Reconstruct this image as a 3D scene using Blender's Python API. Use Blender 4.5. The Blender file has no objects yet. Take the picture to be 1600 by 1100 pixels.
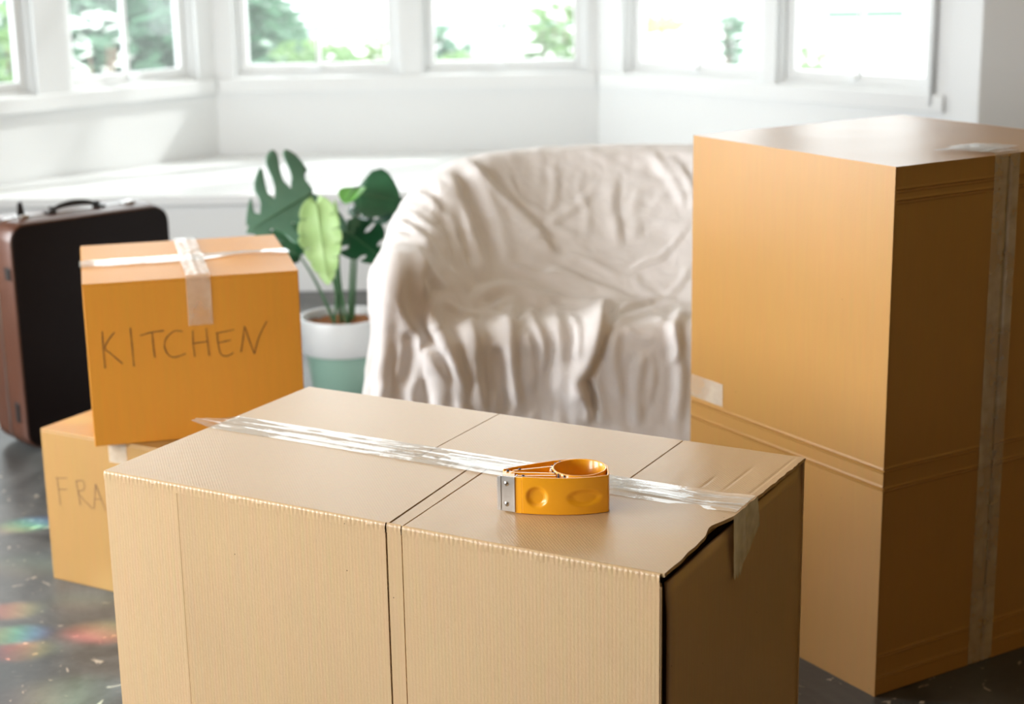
import bpy, bmesh, math, random
import numpy as np
from mathutils import Vector, Matrix, noise as mnoise

random.seed(7)
scene = bpy.context.scene
C = scene.collection
PI = math.pi

# ------------------------------------------------------------------ camera
F_PX, PITCH, ROLL, EYE = 2610.5, 0.2510, -0.0172, 1.6
cam_d = bpy.data.cameras.new('camera')
cam_d.sensor_width = 36.0
cam_d.lens = F_PX / 1600.0 * 36.0
cam_d.clip_start = 0.05
cam_d.clip_end = 300
cam = bpy.data.objects.new('camera', cam_d)
C.objects.link(cam)
_fw = Vector((0, math.cos(PITCH), -math.sin(PITCH)))
_up = Vector((0, math.sin(PITCH), math.cos(PITCH)))
_rt = Vector((1, 0, 0))
_r2 = _rt * math.cos(ROLL) + _up * math.sin(ROLL)
_u2 = -_rt * math.sin(ROLL) + _up * math.cos(ROLL)
_m = Matrix((_r2, _u2, -_fw)).transposed().to_4x4()
_m.translation = (0, 0, EYE)
cam.matrix_world = _m
cam_d.dof.use_dof = True
cam_d.dof.focus_distance = 2.72
cam_d.dof.aperture_fstop = 3.6
scene.camera = cam

# ------------------------------------------------------------------ world, sun, window light, exposure
scene.view_settings.view_transform = 'Standard'
scene.view_settings.look = 'None'
scene.view_settings.gamma = 1.0
scene.view_settings.use_curve_mapping = False
scene.view_settings.exposure = 0.7
scene.cycles.use_denoising = True
scene.cycles.max_bounces = 10
scene.cycles.diffuse_bounces = 5
scene.cycles.transparent_max_bounces = 16
scene.cycles.sample_clamp_indirect = 8.0

world = bpy.data.worlds.new('overcast_sky')
scene.world = world
world.use_nodes = True
_bg = world.node_tree.nodes['Background']
_bg.inputs['Color'].default_value = (0.93, 0.97, 1.0, 1)
_bg.inputs['Strength'].default_value = 3.0

sun_d = bpy.data.lights.new('sun', 'SUN')
sun_d.energy = 3.2
sun_d.angle = math.radians(3)
sun_d.color = (1.0, 0.98, 0.96)
sun = bpy.data.objects.new('sun', sun_d)
C.objects.link(sun)
_sdir = Vector((-0.78, -0.50, -0.74)).normalized()      # light travels this way, in through the right and centre bay windows
sun.rotation_euler = _sdir.to_track_quat('-Z', 'Y').to_euler()

def area(name, loc, target, sx, sy, power, col=(1, 1, 1)):
    d = bpy.data.lights.new(name, 'AREA')
    d.shape = 'RECTANGLE'
    d.size, d.size_y = sx, sy
    d.energy = power
    d.color = col
    o = bpy.data.objects.new(name, d)
    C.objects.link(o)
    o.location = loc
    o.rotation_euler = (Vector(target) - Vector(loc)).to_track_quat('-Z', 'Y').to_euler()
    return o
# assumed daylight from three assumed tall windows of the left wall (outside the picture)
for _y, _p in ((0.2, 46), (2.3, 54), (4.4, 66)):
    area('window_daylight', (-3.33, _y, 1.45), (0, _y, 1.45), 1.3, 1.7, _p, (0.98, 0.99, 1.0))
# light portals at the bay windows
def portal(loc, target, sx, sy):
    o = area('sky_portal', loc, target, sx, sy, 1)
    o.data.cycles.is_portal = True
    return o

# ------------------------------------------------------------------ helpers
class MB:
    def __init__(s):
        s.v, s.f = [], []
    def add(s, vs, fs):
        n = len(s.v)
        s.v += [tuple(p) for p in vs]
        s.f += [tuple(i + n for i in f) for f in fs]
    def box(s, x0, x1, y0, y1, z0, z1):
        s.add([(x0, y0, z0), (x1, y0, z0), (x1, y1, z0), (x0, y1, z0), (x0, y0, z1), (x1, y0, z1), (x1, y1, z1), (x0, y1, z1)],
              [(0, 3, 2, 1), (4, 5, 6, 7), (0, 1, 5, 4), (1, 2, 6, 5), (2, 3, 7, 6), (3, 0, 4, 7)])
    def prism(s, poly, z0, z1):
        n = len(poly)
        s.add([(p[0], p[1], z0) for p in poly] + [(p[0], p[1], z1) for p in poly],
              [tuple(range(n))[::-1], tuple(range(n, 2 * n))] + [(i, (i + 1) % n, n + (i + 1) % n, n + i) for i in range(n)])
    def tube(s, pts, rad, k=8, cap=True):
        pts = [Vector(p) for p in pts]
        n = len(pts)
        rads = rad if isinstance(rad, (list, tuple)) else [rad] * n
        rings = []
        prev = None
        for i, p in enumerate(pts):
            t = (pts[min(i + 1, n - 1)] - pts[max(i - 1, 0)]).normalized()
            if prev is None:
                a = t.orthogonal().normalized()
            else:
                a = (prev - t * prev.dot(t)).normalized()
            prev = a
            b = t.cross(a)
            rings.append([p + (a * math.cos(2 * PI * j / k) + b * math.sin(2 * PI * j / k)) * rads[i] for j in range(k)])
        vs = [q for r in rings for q in r]
        fs = [(i * k + j, i * k + (j + 1) % k, (i + 1) * k + (j + 1) % k, (i + 1) * k + j) for i in range(n - 1) for j in range(k)]
        if cap:
            fs += [tuple(range(k))[::-1], tuple(range((n - 1) * k, n * k))]
        s.add(vs, fs)
    def lathe(s, prof, k=48, cx=0, cy=0):
        vs = [(cx + r * math.cos(2 * PI * j / k), cy + r * math.sin(2 * PI * j / k), z) for r, z in prof for j in range(k)]
        n = len(prof)
        s.add(vs, [(i * k + j, i * k + (j + 1) % k, (i + 1) * k + (j + 1) % k, (i + 1) * k + j) for i in range(n - 1) for j in range(k)])
    def slab(s, q, nx, ny, th, zf=None, edge=None):
        """bilinear quad q (4 points, xy or xyz) as a solid sheet; zf(u,v)->dz ; edge(u,v)->(dx,dy)"""
        q = [Vector(p) if len(p) == 3 else Vector((p[0], p[1], 0)) for p in q]
        top, bot = [], []
        for j in range(ny + 1):
            for i in range(nx + 1):
                u, v = i / nx, j / ny
                p = (q[0] * (1 - u) + q[1] * u) * (1 - v) + (q[3] * (1 - u) + q[2] * u) * v
                if zf: p.z += zf(u, v)
                if edge:
                    e = edge(u, v); p.x += e[0]; p.y += e[1]
                top.append(p.copy()); bot.append(p - Vector((0, 0, th)))
        W = nx + 1
        N = len(top)
        fs = []
        for j in range(ny):
            for i in range(nx):
                a = j * W + i
                fs.append((a, a + 1, a + W + 1, a + W))
                fs.append((N + a, N + a + W, N + a + W + 1, N + a + 1))
        rim = [i for i in range(W)] + [j * W + nx for j in range(1, ny + 1)] + [ny * W + i for i in range(nx - 1, -1, -1)] + [j * W for j in range(ny - 1, 0, -1)]
        for a, b in zip(rim, rim[1:] + rim[:1]):
            fs.append((a, N + a, N + b, b))
        s.add(top + bot, fs)
    def sheet(s, fn, nx, ny):
        vs = [fn(i / nx, j / ny) for j in range(ny + 1) for i in range(nx + 1)]
        W = nx + 1
        s.add(vs, [(j * W + i, j * W + i + 1, (j + 1) * W + i + 1, (j + 1) * W + i) for j in range(ny) for i in range(nx)])
    def xform(s, M):
        s.v = [tuple(M @ Vector(p)) for p in s.v]
        return s
    def build(s, name, mat, parent=None, smooth=False, bevel=0, seg=2, fix=True):
        me = bpy.data.meshes.new(name)
        me.from_pydata(s.v, [], s.f)
        if fix:
            bm = bmesh.new(); bm.from_mesh(me)
            bmesh.ops.recalc_face_normals(bm, faces=bm.faces)
            bm.to_mesh(me); bm.free()
        if smooth:
            me.polygons.foreach_set('use_smooth', [True] * len(me.polygons))
        me.materials.append(mat)
        o = bpy.data.objects.new(name, me)
        C.objects.link(o)
        if parent is not None: o.parent = parent
        if bevel:
            b = o.modifiers.new('bevel', 'BEVEL'); b.width = bevel; b.segments = seg; b.limit_method = 'ANGLE'
            b.angle_limit = math.radians(40); b.harden_normals = False
        return o

def tag(o, label=None, cat=None, group=None, kind=None):
    if label: o['label'] = label
    if cat: o['category'] = cat
    if group: o['group'] = group
    if kind: o['kind'] = kind
    return o
def empty(name, loc=(0, 0, 0), rz=0):
    o = bpy.data.objects.new(name, None)
    C.objects.link(o)
    o.location = loc
    o.rotation_euler = (0, 0, rz)
    o.empty_display_size = 0.1
    return o
def sstep(a, b, x):
    t = min(1, max(0, (x - a) / (b - a))); return t * t * (3 - 2 * t)
def smooth_angle(o, deg=35):
    o.data.polygons.foreach_set('use_smooth', [True] * len(o.data.polygons))
    m = o.modifiers.new('edges', 'EDGE_SPLIT'); m.split_angle = math.radians(deg); m.use_edge_sharp = False

# ------------------------------------------------------------------ materials
def new_mat(name):
    m = bpy.data.materials.new(name); m.use_nodes = True
    nt = m.node_tree
    return m, nt, nt.nodes['Principled BSDF']
def N(nt, t, **kw):
    n = nt.nodes.new(t)
    for k, v in kw.items(): setattr(n, k, v)
    return n
def plain(name, col, rough=0.5, metal=0.0, spec=0.5, var=0.0, scale=8, bump=0.0, bscale=60, coat=0.0):
    m, nt, b = new_mat(name)
    b.inputs['Base Color'].default_value = (*col, 1)
    b.inputs['Roughness'].default_value = rough
    b.inputs['Metallic'].default_value = metal
    b.inputs['Specular IOR Level'].default_value = spec
    b.inputs['Coat Weight'].default_value = coat
    tc = N(nt, 'ShaderNodeTexCoord')
    if var:
        nz = N(nt, 'ShaderNodeTexNoise'); nz.inputs['Scale'].default_value = scale; nz.inputs['Detail'].default_value = 5
        nt.links.new(tc.outputs['Object'], nz.inputs['Vector'])
        mx = N(nt, 'ShaderNodeMix', data_type='RGBA')
        mx.inputs['A'].default_value = (*[c * (1 - var) for c in col], 1)
        mx.inputs['B'].default_value = (*[min(1, c * (1 + var)) for c in col], 1)
        nt.links.new(nz.outputs['Fac'], mx.inputs['Factor'])
        nt.links.new(mx.outputs['Result'], b.inputs['Base Color'])
    if bump:
        n2 = N(nt, 'ShaderNodeTexNoise'); n2.inputs['Scale'].default_value = bscale; n2.inputs['Detail'].default_value = 4
        nt.links.new(tc.outputs['Object'], n2.inputs['Vector'])
        bp = N(nt, 'ShaderNodeBump'); bp.inputs['Strength'].default_value = bump; bp.inputs['Distance'].default_value = 0.002
        nt.links.new(n2.outputs['Fac'], bp.inputs['Height'])
        nt.links.new(bp.outputs['Normal'], b.inputs['Normal'])
    return m

def cardboard(name, col, rough=0.42, flute=0.0064, spec=0.5, fl=0.25):
    m, nt, b = new_mat(name)
    tc = N(nt, 'ShaderNodeTexCoord')
    sep = N(nt, 'ShaderNodeSeparateXYZ'); nt.links.new(tc.outputs['Object'], sep.inputs[0])
    ad = N(nt, 'ShaderNodeMath', operation='ADD'); nt.links.new(sep.outputs['X'], ad.inputs[0]); nt.links.new(sep.outputs['Y'], ad.inputs[1])
    ml = N(nt, 'ShaderNodeMath', operation='MULTIPLY'); ml.inputs[1].default_value = 2 * PI / flute; nt.links.new(ad.outputs[0], ml.inputs[0])
    sn = N(nt, 'ShaderNodeMath', operation='SINE'); nt.links.new(ml.outputs[0], sn.inputs[0])
    nz = N(nt, 'ShaderNodeTexNoise'); nz.inputs['Scale'].default_value = 3.0; nz.inputs['Detail'].default_value = 6
    nt.links.new(tc.outputs['Object'], nz.inputs['Vector'])
    fine = N(nt, 'ShaderNodeTexNoise'); fine.inputs['Scale'].default_value = 260; fine.inputs['Detail'].default_value = 3
    nt.links.new(tc.outputs['Object'], fine.inputs['Vector'])
    # stretched fibre streaks
    mp = N(nt, 'ShaderNodeMapping'); mp.inputs['Scale'].default_value = (120, 120, 9)
    nt.links.new(tc.outputs['Object'], mp.inputs['Vector'])
    fib = N(nt, 'ShaderNodeTexNoise'); fib.inputs['Scale'].default_value = 1.0; fib.inputs['Detail'].default_value = 3
    nt.links.new(mp.outputs[0], fib.inputs['Vector'])
    mx = N(nt, 'ShaderNodeMix', data_type='RGBA')
    mx.inputs['A'].default_value = (*[c * 0.93 for c in col], 1); mx.inputs['B'].default_value = (*[c * 1.07 for c in col], 1)
    nt.links.new(nz.outputs['Fac'], mx.inputs['Factor'])
    mx2 = N(nt, 'ShaderNodeMix', data_type='RGBA', blend_type='MULTIPLY'); mx2.inputs['Factor'].default_value = 0.12
    nt.links.new(mx.outputs['Result'], mx2.inputs['A']); nt.links.new(fib.outputs['Color'], mx2.inputs['B'])
    # tiny specks
    vr = N(nt, 'ShaderNodeTexVoronoi'); vr.inputs['Scale'].default_value = 17
    nt.links.new(tc.outputs['Object'], vr.inputs['Vector'])
    lt = N(nt, 'ShaderNodeMath', operation='LESS_THAN'); lt.inputs[1].default_value = 0.018
    nt.links.new(vr.outputs['Distance'], lt.inputs[0])
    mx3 = N(nt, 'ShaderNodeMix', data_type='RGBA'); mx3.inputs['B'].default_value = (0.12, 0.07, 0.03, 1)
    nt.links.new(lt.outputs[0], mx3.inputs['Factor']); nt.links.new(mx2.outputs['Result'], mx3.inputs['A'])
    nt.links.new(mx3.outputs['Result'], b.inputs['Base Color'])
    b.inputs['Roughness'].default_value = rough
    b.inputs['Specular IOR Level'].default_value = spec
    s1 = N(nt, 'ShaderNodeMath', operation='MULTIPLY_ADD'); s1.inputs[1].default_value = fl; nt.links.new(sn.outputs[0], s1.inputs[0]); nt.links.new(fine.outputs['Fac'], s1.inputs[2])
    bp = N(nt, 'ShaderNodeBump'); bp.inputs['Strength'].default_value = 0.22; bp.inputs['Distance'].default_value = 0.0008
    nt.links.new(s1.outputs[0], bp.inputs['Height']); nt.links.new(bp.outputs['Normal'], b.inputs['Normal'])
    return m

def tape_mat(name, milk=0.27, rough=0.06, col=(0.86, 0.87, 0.82), bump=0.18, gloss=1.0):
    """clear film: see-through, a little milky, with a glossy face"""
    m = bpy.data.materials.new(name); m.use_nodes = True
    nt = m.node_tree; nt.nodes.clear()
    out = N(nt, 'ShaderNodeOutputMaterial')
    tc = N(nt, 'ShaderNodeTexCoord')
    nz = N(nt, 'ShaderNodeTexNoise'); nz.inputs['Scale'].default_value = 14; nz.inputs['Detail'].default_value = 4
    nt.links.new(tc.outputs['Object'], nz.inputs['Vector'])
    mr = N(nt, 'ShaderNodeMapRange'); mr.inputs['From Min'].default_value = 0.3; mr.inputs['From Max'].default_value = 0.7
    mr.inputs['To Min'].default_value = milk * 0.6; mr.inputs['To Max'].default_value = milk * 1.4
    nt.links.new(nz.outputs['Fac'], mr.inputs['Value'])
    n2 = N(nt, 'ShaderNodeTexNoise'); n2.inputs['Scale'].default_value = 30; n2.inputs['Detail'].default_value = 3; n2.inputs['Distortion'].default_value = 1.2
    nt.links.new(tc.outputs['Object'], n2.inputs['Vector'])
    bp = N(nt, 'ShaderNodeBump'); bp.inputs['Strength'].default_value = bump; bp.inputs['Distance'].default_value = 0.002
    nt.links.new(n2.outputs['Fac'], bp.inputs['Height'])
    tr = N(nt, 'ShaderNodeBsdfTransparent')
    df = N(nt, 'ShaderNodeBsdfDiffuse'); df.inputs[0].default_value = (*col, 1)
    gl = N(nt, 'ShaderNodeBsdfGlossy'); gl.inputs['Roughness'].default_value = rough
    nt.links.new(bp.outputs[0], gl.inputs['Normal'])
    m1 = N(nt, 'ShaderNodeMixShader'); nt.links.new(mr.outputs[0], m1.inputs[0]); nt.links.new(tr.outputs[0], m1.inputs[1]); nt.links.new(df.outputs[0], m1.inputs[2])
    fr = N(nt, 'ShaderNodeFresnel')
    ge = N(nt, 'ShaderNodeNewGeometry'); io = N(nt, 'ShaderNodeMapRange')      # same gloss on both sides of the film
    io.inputs['To Min'].default_value = 1.5; io.inputs['To Max'].default_value = 1 / 1.5
    nt.links.new(ge.outputs['Backfacing'], io.inputs['Value']); nt.links.new(io.outputs[0], fr.inputs['IOR'])
    fm = N(nt, 'ShaderNodeMath', operation='MULTIPLY'); fm.inputs[1].default_value = gloss; nt.links.new(fr.outputs[0], fm.inputs[0])
    m2 = N(nt, 'ShaderNodeMixShader'); nt.links.new(fm.outputs[0], m2.inputs[0]); nt.links.new(m1.outputs[0], m2.inputs[1]); nt.links.new(gl.outputs[0], m2.inputs[2])
    nt.links.new(m2.outputs[0], out.inputs[0])
    return m

M = {}
M['white_paint'] = plain('white_paint', (0.77, 0.79, 0.795), 0.45, bump=0.05, bscale=25)
M['white_gloss'] = plain('white_gloss_paint', (0.80, 0.82, 0.825), 0.28)
M['bench_front'] = plain('bench_paint', (0.74, 0.76, 0.76), 0.4)
M['ceiling'] = plain('timber_ceiling', (0.50, 0.42, 0.33), 0.6)
M['wood_wall'] = plain('dark_wood_panelling', (0.17, 0.08, 0.02), 0.5, var=0.2, scale=3)
M['right_wall'] = plain('brown_wall_paint', (0.42, 0.25, 0.03), 0.7)
M['card_main'] = cardboard('cardboard_main', (0.60, 0.41, 0.22), 0.33)
M['card_tall'] = cardboard('cardboard_tall', (0.47, 0.25, 0.072), 0.32, fl=0.1, spec=0.36)
M['card_kitchen'] = cardboard('cardboard_kitchen', (0.70, 0.30, 0.035), 0.42, fl=0.2, spec=0.3)
M['card_fragile'] = cardboard('cardboard_fragile', (0.44, 0.25, 0.078), 0.42, fl=0.2)
M['card_edge'] = plain('cardboard_torn_edge', (0.30, 0.17, 0.06), 0.8, var=0.2, scale=80)  # darkened cardboard, puts shade into the slits and gaps
M['tape'] = tape_mat('clear_packing_tape')
M['tape_matte'] = tape_mat('matt_packing_tape', 0.36, 0.25, (0.80, 0.76, 0.66), 0.3, 0.8)
M['tape_thick'] = tape_mat('doubled_packing_tape', 0.80, 0.2, (0.90, 0.87, 0.78), 0.4, 0.8)
M['ink'] = plain('pencil_mark', (0.16, 0.075, 0.018), 0.6)
M['ink_faint'] = plain('faint_pencil_mark', (0.21, 0.115, 0.045), 0.7)
M['orange'] = plain('orange_enamel', (0.93, 0.40, 0.012), 0.25, coat=0.4)
M['steel'] = plain('brushed_steel', (0.56, 0.55, 0.53), 0.3, 1.0, bump=0.1, bscale=90)
M['dark_hole'] = plain('dark_rivet', (0.05, 0.04, 0.04), 0.4)
M['leather'] = plain('brown_leather', (0.070, 0.025, 0.013), 0.33, var=0.25, scale=5, bump=0.15, bscale=120)
M['leather_dark'] = plain('black_leather', (0.012, 0.010, 0.010), 0.35)
M['leather_panel'] = plain('dark_polished_leather', (0.007, 0.004, 0.004), 0.42, spec=0.15, bump=0.08, bscale=120)  # front leather darkened to carry the shade on that face
M['chrome'] = plain('dull_chrome', (0.7, 0.7, 0.7), 0.22, 1.0)
M['pot_white'] = plain('white_plastic', (0.55, 0.57, 0.57), 0.3)
M['pot_green'] = plain('sage_green_plastic', (0.22, 0.36, 0.29), 0.35)
M['sofa'] = plain('grey_upholstery', (0.45, 0.43, 0.41), 0.9)
M['wood_leg'] = plain('brown_wood', (0.16, 0.08, 0.04), 0.5)

def sheet_material():
    m, nt, b = new_mat('cotton_dust_sheet')
    tc = N(nt, 'ShaderNodeTexCoord')
    nz = N(nt, 'ShaderNodeTexNoise'); nz.inputs['Scale'].default_value = 2.2; nz.inputs['Detail'].default_value = 5
    nt.links.new(tc.outputs['Object'], nz.inputs['Vector'])
    mx = N(nt, 'ShaderNodeMix', data_type='RGBA')
    mx.inputs['A'].default_value = (0.83, 0.80, 0.79, 1); mx.inputs['B'].default_value = (0.89, 0.87, 0.865, 1)
    nt.links.new(nz.outputs['Fac'], mx.inputs['Factor']); nt.links.new(mx.outputs['Result'], b.inputs['Base Color'])
    b.inputs['Roughness'].default_value = 0.85
    b.inputs['Specular IOR Level'].default_value = 0.2
    b.inputs['Sheen Weight'].default_value = 0.15
    mp = N(nt, 'ShaderNodeMapping'); mp.inputs['Scale'].default_value = (1, 1, 0.6); nt.links.new(tc.outputs['Object'], mp.inputs['Vector'])
    n2 = N(nt, 'ShaderNodeTexNoise'); n2.inputs['Scale'].default_value = 13; n2.inputs['Detail'].default_value = 4; n2.inputs['Distortion'].default_value = 1.5
    nt.links.new(mp.outputs[0], n2.inputs['Vector'])
    bp = N(nt, 'ShaderNodeBump'); bp.inputs['Strength'].default_value = 0.35; bp.inputs['Distance'].default_value = 0.012
    nt.links.new(n2.outputs['Fac'], bp.inputs['Height']); nt.links.new(bp.outputs['Normal'], b.inputs['Normal'])
    return m
M['sheet'] = sheet_material()

def floor_material():
    m, nt, b = new_mat('stained_concrete')
    tc = N(nt, 'ShaderNodeTexCoord')
    n1 = N(nt, 'ShaderNodeTexNoise'); n1.inputs['Scale'].default_value = 1.6; n1.inputs['Detail'].default_value = 9; n1.inputs['Roughness'].default_value = 0.65; n1.inputs['Distortion'].default_value = 1.3
    nt.links.new(tc.outputs['Object'], n1.inputs['Vector'])
    cr = N(nt, 'ShaderNodeValToRGB')
    e = cr.color_ramp.elements
    e[0].position = 0.32; e[0].color = (0.016, 0.018, 0.018, 1)
    e[1].position = 0.72; e[1].color = (0.16, 0.165, 0.16, 1)
    x = e.new(0.5); x.color = (0.058, 0.060, 0.058, 1)
    nt.links.new(n1.outputs['Fac'], cr.inputs[0])
    n2 = N(nt, 'ShaderNodeTexNoise'); n2.inputs['Scale'].default_value = 15; n2.inputs['Detail'].default_value = 5; n2.inputs['Distortion'].default_value = 2
    nt.links.new(tc.outputs['Object'], n2.inputs['Vector'])
    gt = N(nt, 'ShaderNodeMapRange'); gt.inputs['From Min'].default_value = 0.66; gt.inputs['From Max'].default_value = 0.69
    nt.links.new(n2.outputs['Fac'], gt.inputs['Value'])
    mx = N(nt, 'ShaderNodeMix', data_type='RGBA'); mx.inputs['B'].default_value = (0.40, 0.35, 0.28, 1)
    nt.links.new(gt.outputs[0], mx.inputs['Factor']); nt.links.new(cr.outputs[0], mx.inputs['A'])
    nt.links.new(mx.outputs['Result'], b.inputs['Base Color'])
    rr = N(nt, 'ShaderNodeMapRange'); rr.inputs['To Min'].default_value = 0.22; rr.inputs['To Max'].default_value = 0.5
    nt.links.new(n1.outputs['Fac'], rr.inputs['Value']); nt.links.new(rr.outputs[0], b.inputs['Roughness'])
    bp = N(nt, 'ShaderNodeBump'); bp.inputs['Strength'].default_value = 0.15; bp.inputs['Distance'].default_value = 0.004
    nt.links.new(n2.outputs['Fac'], bp.inputs['Height']); nt.links.new(bp.outputs['Normal'], b.inputs['Normal'])
    return m
M['floor'] = floor_material()

def glass_material():
    m = bpy.data.materials.new('dusty_window_glass'); m.use_nodes = True
    nt = m.node_tree; nt.nodes.clear()
    out = N(nt, 'ShaderNodeOutputMaterial')
    tr = N(nt, 'ShaderNodeBsdfTransparent'); tr.inputs[0].default_value = (0.97, 0.985, 0.98, 1)
    tl = N(nt, 'ShaderNodeBsdfTranslucent'); tl.inputs[0].default_value = (0.95, 0.97, 0.97, 1)
    gl = N(nt, 'ShaderNodeBsdfGlossy'); gl.inputs['Roughness'].default_value = 0.03
    m1 = N(nt, 'ShaderNodeMixShader'); m1.inputs[0].default_value = 0.03  # milky share puts the bright window haze into the glass itself
    m2 = N(nt, 'ShaderNodeMixShader'); m2.inputs[0].default_value = 0.05
    nt.links.new(tr.outputs[0], m1.inputs[1]); nt.links.new(tl.outputs[0], m1.inputs[2])
    nt.links.new(m1.outputs[0], m2.inputs[1]); nt.links.new(gl.outputs[0], m2.inputs[2])
    nt.links.new(m2.outputs[0], out.inputs[0])
    return m
M['glass'] = glass_material()

def leaf_mat(name, c1, c2, rough=0.3, trans=0.25, scale=14):
    m, nt, b = new_mat(name)
    tc = N(nt, 'ShaderNodeTexCoord')
    nz = N(nt, 'ShaderNodeTexNoise'); nz.inputs['Scale'].default_value = scale; nz.inputs['Detail'].default_value = 3
    nt.links.new(tc.outputs['Object'], nz.inputs['Vector'])
    mx = N(nt, 'ShaderNodeMix', data_type='RGBA'); mx.inputs['A'].default_value = (*c1, 1); mx.inputs['B'].default_value = (*c2, 1)
    nt.links.new(nz.outputs['Fac'], mx.inputs['Factor'])
    nt.links.new(mx.outputs['Result'], b.inputs['Base Color'])
    b.inputs['Roughness'].default_value = rough
    tl = N(nt, 'ShaderNodeBsdfTranslucent'); nt.links.new(mx.outputs['Result'], tl.inputs[0])
    ms = N(nt, 'ShaderNodeMixShader'); ms.inputs[0].default_value = trans
    out = [n for n in nt.nodes if n.type == 'OUTPUT_MATERIAL'][0]
    nt.links.new(b.outputs[0], ms.inputs[1]); nt.links.new(tl.outputs[0], ms.inputs[2]); nt.links.new(ms.outputs[0], out.inputs[0])
    return m
M['leaf_dark'] = leaf_mat('dark_green_leaf', (0.012, 0.075, 0.032), (0.03, 0.13, 0.055), 0.28, 0.15)
M['leaf_mid'] = leaf_mat('blue_green_leaf', (0.10, 0.23, 0.155), (0.18, 0.33, 0.23), 0.22, 0.25)
M['leaf_pale'] = leaf_mat('pale_green_young_leaf', (0.40, 0.62, 0.24), (0.62, 0.80, 0.42), 0.4, 0.45)
M['leaf_fresh'] = leaf_mat('fresh_green_leaf', (0.14, 0.42, 0.08), (0.22, 0.52, 0.13), 0.35, 0.4)  # bright green painted for the lit lobe of the heart leaf
M['leaf_shiny'] = leaf_mat('shiny_green_leaf', (0.02, 0.10, 0.06), (0.05, 0.15, 0.09), 0.15, 0.1)
M['stem'] = plain('green_stem', (0.045, 0.13, 0.05), 0.4)
M['bark'] = plain('bark_chips', (0.34, 0.14, 0.05), 0.85, var=0.6, scale=60)
M['bush_teal'] = leaf_mat('garden_leaf_shade', (0.045, 0.14, 0.085), (0.16, 0.31, 0.19), 0.35, 0.35, 3)  # shaded tone of the garden leaves, shade put into the colour
M['bush_blossom'] = leaf_mat('white_blossom', (0.62, 0.70, 0.60), (0.85, 0.87, 0.84), 0.5, 0.4, 3)  # near-white leaves painted as bright highlights in the foliage
M['bush_light'] = leaf_mat('garden_leaf_sunlit', (0.07, 0.19, 0.06), (0.26, 0.40, 0.15), 0.4, 0.4, 3)  # sunlit tone of the garden leaves, brightness put into the colour
M['flower'] = plain('orange_petal', (0.9, 0.42, 0.08), 0.5)
M['paving'] = plain('pale_paving', (0.80, 0.80, 0.77), 0.7, var=0.06)
M['garden_wall'] = plain('white_garden_wall', (0.88, 0.88, 0.87), 0.7)
M['rail_green'] = plain('green_painted_rail', (0.07, 0.16, 0.10), 0.5)

# ------------------------------------------------------------------ room shell
ZC = 3.4
mb = MB(); mb.box(-3.5, 4.6, -3.2, 9.0, -0.1, 0)
tag(mb.build('floor', M['floor']), kind='structure')
mb = MB(); mb.box(-3.6, 4.7, -3.3, 9.1, ZC, ZC + 0.1)
tag(mb.build('ceiling', M['ceiling']), kind='structure')
mb = MB(); mb.box(-3.6, 4.7, -3.3, -3.2, 0, ZC)
tag(mb.build('wall_front', M['wood_wall']), kind='structure')
mb = MB(); mb.box(4.6, 4.7, -3.2, 7.13, 0, ZC)
tag(mb.build('wall_right', M['right_wall']), kind='structure')
# left wall with three assumed window openings
mb = MB()
ys = [-3.2, -0.45, 0.85, 1.65, 2.95, 3.75, 5.05, 7.4]
for i in range(0, 8, 2):
    mb.box(-3.5, -3.4, ys[i], ys[i + 1], 0, ZC)
for i in (1, 3, 5):
    mb.box(-3.5, -3.4, ys[i], ys[i + 1], 0, 0.6); mb.box(-3.5, -3.4, ys[i], ys[i + 1], 2.4, ZC)
tag(mb.build('wall_left', M['white_paint']), kind='structure')

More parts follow.
